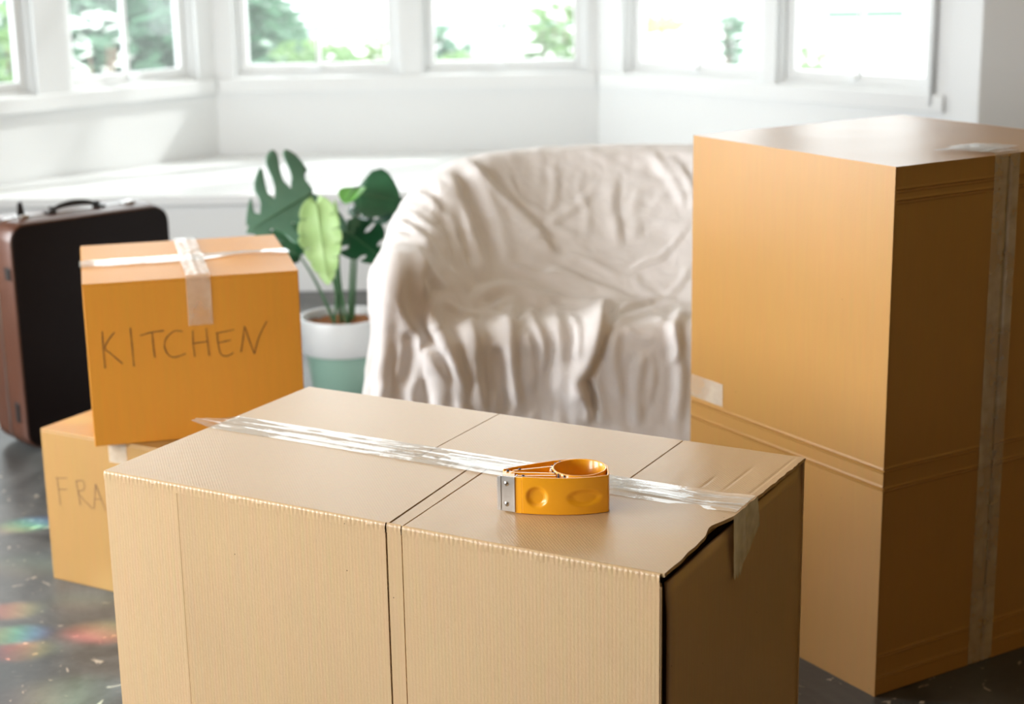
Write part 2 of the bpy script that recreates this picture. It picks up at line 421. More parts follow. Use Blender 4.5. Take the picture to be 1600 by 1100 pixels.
PL, PR = Vector((-1.51, 8.74, 0)), Vector((0.475, 8.74, 0))
DL = Vector((-0.685, -0.7285, 0)).normalized()
DR = Vector((0.698, -0.716, 0)).normalized()
TH = 0.16
Z_SILL, Z_HEAD = 0.85, 3.15
win_no = [0]
def facet(wall_name, trim_name, P, D, out, length, wins, s_start=0.0):
    """wall facet: P start, D direction along, out outward normal; wins: list of (s0, s1)"""
    Mx = Matrix((D, out, Vector((0, 0, 1)))).transposed().to_4x4(); Mx.translation = P
    mb = MB()
    mb.box(s_start, length, 0, TH, 0, Z_SILL)
    mb.box(s_start, length, 0, TH, Z_HEAD, ZC)
    edges = [s_start] + [e for w in wins for e in w] + [length]
    for i in range(0, len(edges), 2):
        mb.box(edges[i], edges[i + 1], 0, TH, Z_SILL, Z_HEAD)
    tag(mb.xform(Mx).build(wall_name, M['white_paint']), kind='structure')
    mb = MB()
    mb.box(0.012, length - 0.012, -0.022, 0, 0.774, 0.848)
    mb.box(0.018, length - 0.018, -0.012, 0, Z_HEAD + 0.02, Z_HEAD + 0.12)
    t = tag(mb.xform(Mx).build(trim_name, M['white_gloss'], bevel=0.004), kind='structure')
    for s0, s1 in wins:
        win_no[0] += 1
        root = empty('window_%d' % win_no[0], Mx @ Vector(((s0 + s1) / 2, 0, Z_SILL)))
        tag(root, kind='structure')
        root.matrix_world = Matrix.Translation(Mx @ Vector(((s0 + s1) / 2, 0, Z_SILL))) @ Mx.to_3x3().to_4x4()
        hw = (s1 - s0) / 2; hh = Z_HEAD - Z_SILL
        a, b_ = 0.035, 0.055
        mb = MB()   # fixed frame in the opening
        mb.box(-hw, -hw + 0.018, 0.03, TH, 0, hh); mb.box(hw - 0.018, hw, 0.03, TH, 0, hh)
        mb.box(-hw + 0.018, hw - 0.018, 0.03, TH, 0, 0.015); mb.box(-hw + 0.018, hw - 0.018, 0.03, TH, hh - 0.018, hh)
        mb.build('window_frame', M['white_gloss'], root, bevel=0.003)
        mb = MB(); i0 = hw - 0.018; st = 0.048
        mb.box(-i0, -i0 + st, 0.06, 0.105, 0.015, hh - 0.018); mb.box(i0 - st, i0, 0.06, 0.105, 0.015, hh - 0.018)
        mb.box(-i0 + st, i0 - st, 0.06, 0.105, 0.015, 0.062); mb.box(-i0 + st, i0 - st, 0.06, 0.105, hh - 0.07, hh - 0.018)
        mb.build('sash', M['white_gloss'], root, bevel=0.004)
        mb = MB(); mb.box(-0.011, 0.011, 0.066, 0.099, 0.062, hh - 0.07)
        mb.build('muntin', M['white_gloss'], root, bevel=0.003)
        bars = (0.75, 1.49)
        for zb in bars:
            mb = MB(); mb.box(-i0 + st, i0 - st, 0.068, 0.097, zb, zb + 0.022)
            mb.build('muntin', M['white_gloss'], root, bevel=0.003)
        for sx in (-1, 1):
            for z0, z1 in ((0.062, 0.75), (0.772, 1.49), (1.512, hh - 0.07)):
                mb = MB(); x0, x1 = sorted((sx * 0.011, sx * (i0 - st)))
                mb.box(x0, x1, 0.081, 0.085, z0, z1)
                mb.build('pane', M['glass'], root)
        mb = MB(); mb.tube([(0.0, 0.06, 0.045), (0.0, 0.03, 0.045)], 0.011, 12); mb.box(-0.045, 0.012, 0.026, 0.034, 0.038, 0.052)
        mb.build('window_latch', M['white_gloss'], root, bevel=0.002)
        pc = Mx @ Vector(((s0 + s1) / 2, TH + 0.03, (Z_SILL + Z_HEAD) / 2)); pt = pc - out
        portal(pc, pt, s1 - s0, hh)
OL = Vector((DL.y, -DL.x, 0));  OL = OL if OL.y > 0 else -OL
OR = Vector((-DR.y, DR.x, 0));  OR = OR if OR.y > 0 else -OR
facet('wall_bay_left', 'trim_1', PL, DL, OL, 1.84, [(0.105, 0.862), (1.035, 1.76)])
facet('wall_bay_centre', 'trim_2', PL, Vector((1, 0, 0)), Vector((0, 1, 0)), 1.985, [(0.10, 0.957), (1.072, 1.925)])
facet('wall_bay_right', 'trim_3', PR, DR, OR, 2.05, [(0.165, 1.055), (1.125, 1.955)])
eL = PL + DL * 1.84; eR = PR + DR * 2.05
mb = MB(); mb.box(-3.5, eL.x, eL.y, eL.y + 0.12, 0, ZC)
tag(mb.build('wall_back_left', M['white_paint']), kind='structure')
mb = MB(); mb.prism([(eR.x, eR.y), (2.0, 7.13), (4.7, 7.13), (4.7, 7.5), (eR.x + 0.1, 7.5)], 0, ZC)
tag(mb.build('wall_back_right', M['white_paint']), kind='structure')
# vertical pipe-like moulding by the last right window
pm = PR + DR * 1.975 - OR * 0.014
mb = MB(); mb.tube([(pm.x, pm.y, 0.80), (pm.x, pm.y, ZC)], 0.014, 12)
tag(mb.build('trim_4', M['white_gloss'], smooth=True), kind='structure')

# window seat filling the bay
seat = empty('window_seat', (-0.45, 8.0, 0))
sh = lambda pts: [(x + 0.45, y - 8.0) for x, y in pts]
mb = MB(); mb.prism(sh([(-2.745, 7.385), (1.80, 7.385), (0.47, 8.735), (-1.505, 8.735)]), 0.405, 0.45)
mb.build('seat_top', M['white_gloss'], seat, bevel=0.005)
for i in range(4):
    x0 = -2.70 + i * 1.12
    mb = MB(); mb.prism(sh([(x0, 7.41), (x0 + 1.114, 7.41), (x0 + 1.114, 7.44), (x0, 7.44)]), 0, 0.405)
    mb.build('front_panel', M['bench_front'], seat, bevel=0.002)
tag(seat, 'white built-in window seat running along the bay under the windows', 'window seat')

# ------------------------------------------------------------------ cardboard boxes
ZUP = Vector((0, 0, 1))
def ribbon(mb, pts, wid, n, face):
    """flat pen stroke along pts (a, z) ; face(a, z, off) -> 3D"""
    pts = [Vector((p[0], p[1], 0)) for p in pts]
    # resample smooth
    out = []
    for i in range(len(pts) - 1):
        p0 = pts[max(i - 1, 0)]; p1 = pts[i]; p2 = pts[i + 1]; p3 = pts[min(i + 2, len(pts) - 1)]
        for k in range(n):
            t = k / n
            out.append(0.5 * ((2 * p1) + (p2 - p0) * t + (2 * p0 - 5 * p1 + 4 * p2 - p3) * t * t + (3 * p1 - p0 - 3 * p2 + p3) * t ** 3))
    out.append(pts[-1])
    vs = []
    for i, p in enumerate(out):
        t = (out[min(i + 1, len(out) - 1)] - out[max(i - 1, 0)]).normalized()
        nrm = Vector((-t.y, t.x, 0))
        w = wid * (0.75 + 0.35 * mnoise.noise((p.x * 60, p.y * 60, 1)))
        for sgn in (-1, 1):
            q = p + nrm * w / 2 * sgn
            vs.append(face(q.x, q.y, 0.0006))
    mb.add(vs, [(2 * i, 2 * i + 1, 2 * i + 3, 2 * i + 2) for i in range(len(out) - 1)])

def creased_panel(mb, face, z0, z1, b0, b1, creases, th=0.006, depth=0.0028, wdt=0.007):
    """upright panel as an extruded profile; creases pressed in as grooves at heights; face(b, z, off)"""
    prof = [(z0, 0)]
    for c in sorted(creases):
        prof += [(c - wdt, 0), (c - wdt * 0.35, 0.0012), (c, -depth), (c + wdt * 0.35, 0.0010), (c + wdt, 0)]
    prof.append((z1, 0))
    full = prof + [(z1, -th), (z0, -th)]
    n = len(full)
    vs = [face(b0, z, o) for z, o in full] + [face(b1, z, o) for z, o in full]
    mb.add(vs, [tuple(range(n)), tuple(range(2 * n - 1, n - 1, -1))] + [(i, n + i, n + (i + 1) % n, (i + 1) % n) for i in range(n)])

def fold_scallops(mb, x0, x1, z, yoff=0.0, pitch=0.0088, amp=0.0008, R=0.0045):
    """crushed flute ridge along a front top fold"""
    nx = int((x1 - x0) / pitch * 6)
    rows = 7
    def fn(u, v):
        x = x0 + (x1 - x0) * u
        a = v * PI / 2
        bump = amp * abs(math.sin(PI * x / pitch)) * math.sin(PI * min(1, v / 0.85))
        jit = 0.0006 * mnoise.noise((x * 40, v * 2, 3))
        if v < 0.45:
            t = v / 0.45
            return (x, yoff - 0.0006 - bump * t - jit, z - 0.016 + 0.010 * t)
        t = (v - 0.45) / 0.55 * PI / 2
        r = R - 0.001
        return (x, yoff - 0.0006 + r - (r + bump) * math.cos(t), z - 0.006 + 0.0065 * math.sin(t) + bump * 0.4)
    mb.sheet(fn, nx, rows)

def long_tape(fn, ln, wd, seed, nl=160, nw=14, ridges=((0.35, 0.0016), (0.72, 0.0012)), crinkle=0.0005):
    mb = MB()
    def g(u, v):
        s = u * ln
        z = 0.0009 + crinkle * (mnoise.noise((s * 28, v * 7, seed)) + 1)
        for c, a in ridges:
            cc = c + 0.10 * mnoise.noise((s * 2.2, seed, c * 9)) 
            z += a * math.exp(-((v - cc) / 0.045) ** 2) * (0.6 + 0.5 * mnoise.noise((s * 6, c * 5, seed)))
        return fn(u, v, max(0.0005, z))
    mb.sheet(g, nl, nw)
    return mb

# ---- the big foreground box
BL, BW, BH = 1.0723, 0.6119, 0.68
byaw = -0.5143
bo = Vector((-0.7218, 2.7972, 0))
bu = Vector((math.cos(byaw), math.sin(byaw), 0)); bv = Vector((-bu.y, bu.x, 0))
main = empty('large_cardboard_box', bo + bu * BL / 2 + bv * BW / 2, byaw)
def L(x, y, z): return (x - BL / 2, y - BW / 2, z)
TM = Matrix.Translation((-BL / 2, -BW / 2, 0))
def mbuild(mb, name, mat, parent=main, **k): return mb.xform(TM).build(name, mat, parent, **k)
CM = M['card_main']
t = 0.006
# front side panels (left, narrow strip, right)
def front_panel(x0, x1, y, taper=0.0):
    mb = MB()
    mb.add([(x0 + taper, y, 0), (x1, y, 0), (x1, y + t, 0), (x0 + taper, y + t, 0), (x0, y, BH - 0.0155), (x1, y, BH - 0.0155), (x1, y + t, BH - 0.0155), (x0, y + t, BH - 0.0155)],
           [(0, 3, 2, 1), (4, 5, 6, 7), (0, 1, 5, 4), (1, 2, 6, 5), (2, 3, 7, 6), (3, 0, 4, 7)])
    fold_scallops(mb, x0, x1, BH, y)
    o = mbuild(mb, 'side_panel', CM)
    smooth_angle(o, 50)
mb = MB(); mb.prism([(0, 0), (0.1630, 0), (0.1648, 0.0008), (0.1665, -0.0003), (0.169, 0), (0.5915, 0), (0.5915, t), (0, t)], 0, BH - 0.0155)
fold_scallops(mb, 0.0, 0.5915, BH, 0.0)
o = mbuild(mb, 'side_panel', CM); smooth_angle(o, 12)
front_panel(0.5940, 0.6208, 0.0012)
front_panel(0.6235, BL - 0.003, 0.0)
# inner sheet, coloured dark for the shade in the two slits
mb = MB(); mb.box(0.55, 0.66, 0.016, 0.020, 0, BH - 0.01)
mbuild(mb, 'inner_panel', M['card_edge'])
# creased front corner strip
mb = MB(); mb.box(BL - 0.0115, BL - 0.0005, 0.0015, 0.0055, 0, BH - 0.02)
mbuild(mb, 'corner_fold', CM, bevel=0.0015)
mb = MB(); mb.box(0, BL, BW - t, BW, 0, BH - t)
mbuild(mb, 'side_panel', CM)
mb = MB(); mb.box(0, t, t, BW - t, 0, BH - t)
mbuild(mb, 'end_panel', CM)
# right end: panel stands a little low and back so a dark gap stays open
mb = MB()
mb.sheet(lambda u, v: (BL - 0.001 - 0.004 * sstep(0.9, 1, v), 0.034 + (BW - 0.036) * u, (BH - 0.026 + 0.014 * u) * v), 24, 30)
o = mbuild(mb, 'end_panel', CM, smooth=True, fix=False)
sol = o.modifiers.new('thick', 'SOLIDIFY'); sol.thickness = 0.006; sol.offset = -1
mb = MB(); mb.box(0.003, BL - 0.008, 0.006, BW - 0.006, 0, 0.006)
mbuild(mb, 'bottom_panel', CM)
# top flaps
ZT = BH
mb = MB(); mb.slab([(0, 0.004, ZT), (0.5955, 0.004, ZT), (0.566, 0.324, ZT), (-0.001, 0.326, ZT)], 12, 8, t, lambda u, v: 0.0008 * math.sin(u * 5) * v)
mbuild(mb, 'front_flap', CM)
mb = MB(); mb.slab([(0.5985, 0.004, ZT - 0.001), (0.6215, 0.004, ZT - 0.001), (0.5975, 0.324, ZT - 0.001), (0.5690, 0.324, ZT - 0.001)], 4, 8, t)
mbuild(mb, 'front_flap', CM)
def rip(u, v):
    # ragged right edge with a torn bite near the tape
    e = sstep(0.93, 1.0, u)
    x = e * (0.003 * mnoise.noise((v * 9, 2, 0)) - 0.016 * math.exp(-((v - 0.62) / 0.13) ** 2) * (0.7 + 0.3 * mnoise.noise((v * 30, 1, 5))))
    return (x, 0)
mb = MB(); mb.slab([(0.6255, 0.004, ZT), (BL + 0.003, 0.004, ZT), (BL + 0.004, 0.325, ZT), (0.6025, 0.324, ZT)], 40, 30, t,
        lambda u, v: 0.006 * sstep(0.55, 1.0, u) * math.exp(-((v - 0.55) / 0.4) ** 2) + 0.0005 * mnoise.noise((u * 8, v * 5, 0)), rip)
o = mbuild(mb, 'front_flap', CM); smooth_angle(o, 45)
mb = MB(); mb.slab([(0, 0.329, ZT), (0.4555, 0.328, ZT), (0.451, BW, ZT), (0, BW, ZT)], 10, 6, t)
mbuild(mb, 'back_flap', CM)
mb = MB(); mb.slab([(0.4575, 0.328, ZT), (0.8445, 0.328, ZT), (0.8385, BW, ZT), (0.4535, BW, ZT)], 10, 6, t)
mbuild(mb, 'back_flap', CM)
def crease_z(u, v):
    z = 0
    for c, v0, v1 in ((0.55, 0.15, 0.45), (0.72, 0.15, 0.72), (0.93, 0.0, 1.0)):
        if v0 < v < v1: z -= 0.0009 * math.exp(-((u - c) / 0.009) ** 2) * min(1, (v - v0) / 0.1, (v1 - v) / 0.1)
    return z + 0.003 * sstep(0.6, 1, u) * (1 - v) + 0.0004 * mnoise.noise((u * 9, v * 5, 2))
mb = MB(); mb.slab([(0.8475, 0.328, ZT), (BL + 0.003, 0.329, ZT), (BL + 0.001, BW, ZT), (0.8415, BW, ZT)], 90, 24, t, crease_z,
        lambda u, v: (sstep(0.95, 1, u) * 0.003 * mnoise.noise((v * 14, 4, 1)), 0))
o = mbuild(mb, 'back_flap', CM); smooth_angle(o, 45)
# inner end flap, coloured dark to deepen the shade under the lid
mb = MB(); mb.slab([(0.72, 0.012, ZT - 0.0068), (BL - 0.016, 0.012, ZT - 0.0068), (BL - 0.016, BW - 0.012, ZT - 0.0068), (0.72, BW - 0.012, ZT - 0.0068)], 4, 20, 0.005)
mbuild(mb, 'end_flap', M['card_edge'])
# tape along the lid
def tp(u, v, z):
    x = -0.050 + (BL + 0.052) * u
    w0, w1 = 0.286 - 0.004 * u, 0.372 + 0.0 * u
    y = w0 + (w1 - w0) * v
    if u < 0.05:       # pointed free end beyond the left edge
        k = 1 - u / 0.05
        x += 0.05 * k * sstep(0.3, 1.0, v); y += (0.309 - y) * 0.45 * k
        z += 0.004 * k
    lift = 0.004 * sstep(0.93, 1.0, u)
    return (x, y, ZT + z + lift)
mb = long_tape(tp, BL, 0.09, 3.1, 220, 18, ((0.30, 0.0015), (0.62, 0.0022), (0.86, 0.001)))
o = mbuild(mb, 'tape', M['tape'], smooth=True, fix=False); tag(o, 'clear glossy packing tape sealing the lid')
mb = long_tape(lambda u, v, z: (0.50 + 0.575 * u, 0.300 + 0.052 * v + 0.012 * u, ZT + 0.0012 + z + 0.0045 * sstep(0.86, 1.0, u)), 0.57, 0.05, 8.7, 130, 12, ((0.2, 0.0012), (0.8, 0.0015)), 0.0004)
o = mbuild(mb, 'tape', M['tape'], smooth=True, fix=False)
# tape end hanging down the right end panel, torn
def td(u, v, z):
    drop = (0.116 - 0.010 * abs((v * 9) % 1 - 0.5) * 2 if v < 0.36 else 0.098 - 0.045 * (v - 0.36) / 0.64) + 0.004 * mnoise.noise((v * 23, 3, 0))
    a = 0.263 + 0.105 * v + (0.016 * u if v > 0.5 else 0.010 * u)
    zz = ZT + 0.0055 - drop * u
    return (BL + 0.0045 + z * 1.1 - 0.002 * u, a, zz)
mb = long_tape(td, 0.12, 0.1, 5.2, 30, 44, ((0.45, 0.002),), 0.0007)
o = mbuild(mb, 'tape', M['tape_thick'], smooth=True, fix=False); tag(o, 'torn tape end hanging over the box end')
tag(main, 'large long cardboard box in the foreground with tape dispenser on its lid', 'cardboard box')

# ---- tall box
TX, TY, TYAW, TL_, TW, THH = 0.7551, 3.2446, 0.545, 0.6454, 0.6456, 1.1277
tu = Vector((math.cos(TYAW), math.sin(TYAW), 0)); tv = Vector((-tu.y, tu.x, 0))
tall = empty('tall_cardboard_box', Vector((TX, TY, 0)) + tu * TL_ / 2 + tv * TW / 2, TYAW)
TT = Matrix.Translation((-TL_ / 2, -TW / 2, 0))
def tbuild(mb, name, mat, **k): return mb.xform(TT).build(name, mat, tall, **k)
CT = M['card_tall']
# left face (x = 0), faces -x
mb = MB(); creased_panel(mb, lambda b, z, o: (-o, b, z), 0, THH - 0.002, 0.0, TW, [0.502, 0.464], depth=0.0035)
tbuild(mb, 'side_panel', CT)
# taped face (y = 0), two flaps meeting in the middle
cre = [0.043, 0.091, 0.461, 0.504, 1.058, 1.080]
mb = MB(); creased_panel(mb, lambda b, z, o: (b, -o, z), 0.002, THH - 0.003, 0.004, 0.3135, cre, depth=0.0018)
tbuild(mb, 'front_flap', CT)
mb = MB(); creased_panel(mb, lambda b, z, o: (b, -o, z), 0.002, THH - 0.004, 0.3185, TL_, cre, depth=0.0018)
tbuild(mb, 'front_flap', CT)
mb = MB(); mb.box(TL_ - t, TL_, t, TW, 0, THH - 0.002); tbuild(mb, 'side_panel', CT)
mb = MB(); mb.box(t, TL_ - t, TW - t, TW, 0, THH - 0.002); tbuild(mb, 'back_panel', CT)
mb = MB(); mb.box(t, TL_ - t, t, TW - t, 0, t); tbuild(mb, 'bottom_panel', CT)
mb = MB(); mb.slab([(-0.001, -0.001, THH), (TL_ + 0.001, -0.001, THH), (TL_, TW, THH), (0, TW, THH)], 24, 24, t,
                   lambda u, v: 0.003 * math.sin(PI * u) * math.sin(PI * v) + 0.0007 * mnoise.noise((u * 6, v * 6, 1)))
o = tbuild(mb, 'top_panel', CT); smooth_angle(o, 40)
mb = MB(); mb.box(0.24, 0.39, 0.012, 0.016, 0.01, THH - 0.01); tbuild(mb, 'inner_panel', M['card_edge'])  # sheet coloured dark for the shade in the seam
def tt1(u, v, z):
    s = u * 1.27      # over the top for 0.14 then down the face
    b = 0.272 + 0.073 * v
    if s < 0.135: return (b + 0.006 * mnoise.noise((s * 20, 2, 1)), 0.135 - s, THH + 0.003 + z)
    zz = THH + 0.001 - (s - 0.135)
    return (b, -0.0015 - z * 0.9 + (0.004 * math.exp(-((v - 0.6) / 0.05) ** 2)), max(0.004, zz))
mb = long_tape(tt1, 1.27, 0.07, 2.2, 200, 18, ((0.5, 0.0015), (0.12, 0.0006)), 0.0005)
o = tbuild(mb, 'tape', M['tape_matte'], smooth=True, fix=False); tag(o, 'clear packing tape down the seam')
mb = long_tape(lambda u, v, z: (0.20 + 0.14 * u + 0.05 * v, 0.10 - 0.085 * v + 0.02 * u, THH + 0.003 + z * 1.6), 0.14, 0.05, 6.4, 24, 10, ((0.5, 0.004),), 0.0016)
o = tbuild(mb, 'tape', M['tape'], smooth=True, fix=False); tag(o, 'crumpled glossy tape end on the top edge')
mb = long_tape(lambda u, v, z: (-0.0008 - z, TW - 0.004 - 0.118 * u, 0.568 - 0.054 * v), 0.118, 0.054, 4.4, 20, 8, (), 0.0004)
o = tbuild(mb, 'tape', M['tape_matte'], smooth=True, fix=False); tag(o, 'short tape patch at the left edge')
tag(tall, 'tallest cardboard box standing at the right, taped down its dark side', 'cardboard box')

# ---- box marked FRAGILE on the floor
FX, FY, FYAW, FH = -1.1807, 3.9960, -0.5173, 0.4003
FL, FWD = 0.56, 0.46
fu = Vector((math.cos(FYAW), math.sin(FYAW), 0)); fv = Vector((-fu.y, fu.x, 0))
frag = empty('cardboard_box', Vector((FX, FY, 0)) + fu * FL / 2 + fv * FWD / 2, FYAW)
FT = Matrix.Translation((-FL / 2, -FWD / 2, 0))
def plain_box(T, parent, l, w, h, mat, gap=0.004):
    def B(mb, name, **k): return mb.xform(T).build(name, mat, parent, **k)
    mb = MB(); mb.box(0, l, 0, t, 0, h - t); B(mb, 'side_panel', bevel=0.002)
    mb = MB(); mb.box(0, l, w - t, w, 0, h - t); B(mb, 'side_panel', bevel=0.002)
    mb = MB(); mb.box(0, t, t, w - t, 0, h - t); B(mb, 'end_panel', bevel=0.002)
    mb = MB(); mb.box(l - t, l, t, w - t, 0, h - t); B(mb, 'end_panel', bevel=0.002)
    mb = MB(); mb.box(t, l - t, t, w - t, 0, t); B(mb, 'bottom_panel')
    return B
B = plain_box(FT, frag, FL, FWD, FH, M['card_fragile'])
mb = MB(); mb.slab([(0, 0, FH), (FL, 0, FH), (FL, FWD / 2 - 0.002, FH), (0, FWD / 2 - 0.002, FH)], 2, 2, t); B(mb, 'front_flap', bevel=0.002)
mb = MB(); mb.slab([(0, FWD / 2 + 0.002, FH), (FL, FWD / 2 + 0.002, FH), (FL, FWD, FH), (0, FWD, FH)], 2, 2, t); B(mb, 'back_flap', bevel=0.002)
mb = long_tape(lambda u, v, z: (0.225 + 0.058 * v, 0.0 if u > 0.55 else (0.55 - u) / 0.55 * 0.05, FH + z if u <= 0.55 else FH - (u - 0.55) / 0.45 * 0.055) if u <= 0.55 else (0.225 + 0.058 * v, -0.0006 - z, FH - (u - 0.55) / 0.45 * 0.055), 0.1, 0.06, 9.3, 20, 6, (), 0.0003)
o = mb.xform(FT).build('tape', M['tape_matte'], frag, smooth=True, fix=False)
ff = lambda a, z, o: (a, -o, z)
letters = [
 [[(0.043, 0.279), (0.047, 0.205)], [(0.040, 0.275), (0.079, 0.281)], [(0.044, 0.246), (0.075, 0.251)]],
 [[(0.107, 0.278), (0.115, 0.215)], [(0.107, 0.278), (0.132, 0.281), (0.131, 0.259), (0.112, 0.247), (0.155, 0.212)]],
 [[(0.172, 0.280), (0.160, 0.212)], [(0.172, 0.280), (0.198, 0.214)], [(0.165, 0.240), (0.188, 0.242)]],
 [[(0.255, 0.272), (0.232, 0.280), (0.215, 0.248), (0.228, 0.214), (0.256, 0.220), (0.256, 0.245), (0.240, 0.246)]],
 [[(0.285, 0.282), (0.287, 0.212)]],
 [[(0.312, 0.282), (0.314, 0.214), (0.348, 0.216)]],
 [[(0.370, 0.282), (0.372, 0.212)], [(0.370, 0.282), (0.408, 0.284)], [(0.371, 0.248), (0.400, 0.250)], [(0.372, 0.212), (0.410, 0.214)]],
]
for lt in letters:
    mb = MB()
    for st in lt: ribbon(mb, st, 0.0034, 6, ff)
    mb.xform(FT).build('letter', M['ink_faint'], frag, fix=False)
tag(frag, 'floor-standing cardboard box with faint pencil lettering under the KITCHEN box', 'cardboard box')

# ---- box marked KITCHEN
KX, KY, KYAW, KL, KW, KH = -1.0035, 3.8280, 0.2461, 0.5071, 0.5086, 0.3978
ku = Vector((math.cos(KYAW), math.sin(KYAW), 0)); kv = Vector((-ku.y, ku.x, 0))
kit = empty('cardboard_box', Vector((KX, KY, FH + 0.0012)) + ku * KL / 2 + kv * KW / 2, KYAW)
KT = Matrix.Translation((-KL / 2, -KW / 2, 0))
B = plain_box(KT, kit, KL, KW, KH, M['card_kitchen'])
mb = MB(); mb.slab([(0, 0, KH), (KL, 0, KH), (KL, 0.238, KH), (0, 0.236, KH)], 20, 8, t,
                   lambda u, v: 0.009 * sstep(0.55, 0.8, u) * sstep(0.2, 1, v) * (1 - 0.5 * sstep(0.85, 1, u)))
o = B(mb, 'front_flap'); smooth_angle(o, 40)
mb = MB(); mb.slab([(0, 0.241, KH), (KL, 0.241, KH), (KL, KW, KH), (0, KW, KH)], 4, 4, t); B(mb, 'back_flap', bevel=0.002)
mb = long_tape(lambda u, v, z: (-0.004 + (KL + 0.008) * u, 0.195 + 0.085 * v, KH + 0.0012 + z * 1.5 + 0.010 * sstep(0.55, 0.8, u) * (1 - 0.5 * sstep(0.85, 1, u)) * (1 - v)), 0.5, 0.085, 1.7, 80, 10, ((0.3, 0.0022), (0.7, 0.0018)), 0.0008)
mb.xform(KT).build('tape', M['tape'], kit, smooth=True, fix=False)
def kc(u, v, z):
    s = u * (KW + 0.118)
    a = 0.239 + 0.058 * v
    if s < KW: return (a, KW - s, KH + 0.003 + z * 1.5)
    return (a, -0.0009 - z * 0.6, KH + 0.001 - (s - KW))
mb = long_tape(kc, 0.62, 0.058, 7.7, 90, 10, ((0.5, 0.0015),), 0.0006)
mb.xform(KT).build('tape', M['tape_matte'], kit, smooth=True, fix=False)
letters = [
 [[(0.038, 0.282), (0.037, 0.24), (0.038, 0.192)], [(0.066, 0.278), (0.052, 0.262), (0.041, 0.241), (0.055, 0.225), (0.079, 0.200)]],
 [[(0.103, 0.286), (0.104, 0.24), (0.105, 0.191)]],
 [[(0.124, 0.265), (0.150, 0.271), (0.181, 0.273)], [(0.153, 0.271), (0.153, 0.24), (0.155, 0.209)]],
 [[(0.224, 0.268), (0.205, 0.270), (0.186, 0.256), (0.179, 0.236), (0.186, 0.214), (0.202, 0.206), (0.228, 0.213)]],
 [[(0.248, 0.268), (0.247, 0.235), (0.249, 0.203)], [(0.280, 0.271), (0.281, 0.24), (0.283, 0.203)], [(0.245, 0.236), (0.283, 0.239)]],
 [[(0.305, 0.259), (0.306, 0.23), (0.311, 0.205), (0.325, 0.199), (0.341, 0.206)], [(0.302, 0.257), (0.346, 0.263)], [(0.306, 0.233), (0.337, 0.238)]],
 [[(0.359, 0.206), (0.365, 0.235), (0.371, 0.270)], [(0.371, 0.270), (0.380, 0.235), (0.391, 0.199)], [(0.391, 0.199), (0.404, 0.24), (0.425, 0.278)]],
]
for lt in letters:
    mb = MB()
    for st in lt: ribbon(mb, st, 0.0034, 6, ff)
    mb.xform(KT).build('letter', M['ink'], kit, fix=False)
tag(kit, 'cardboard box with KITCHEN written on its front, stacked on another box', 'cardboard box')

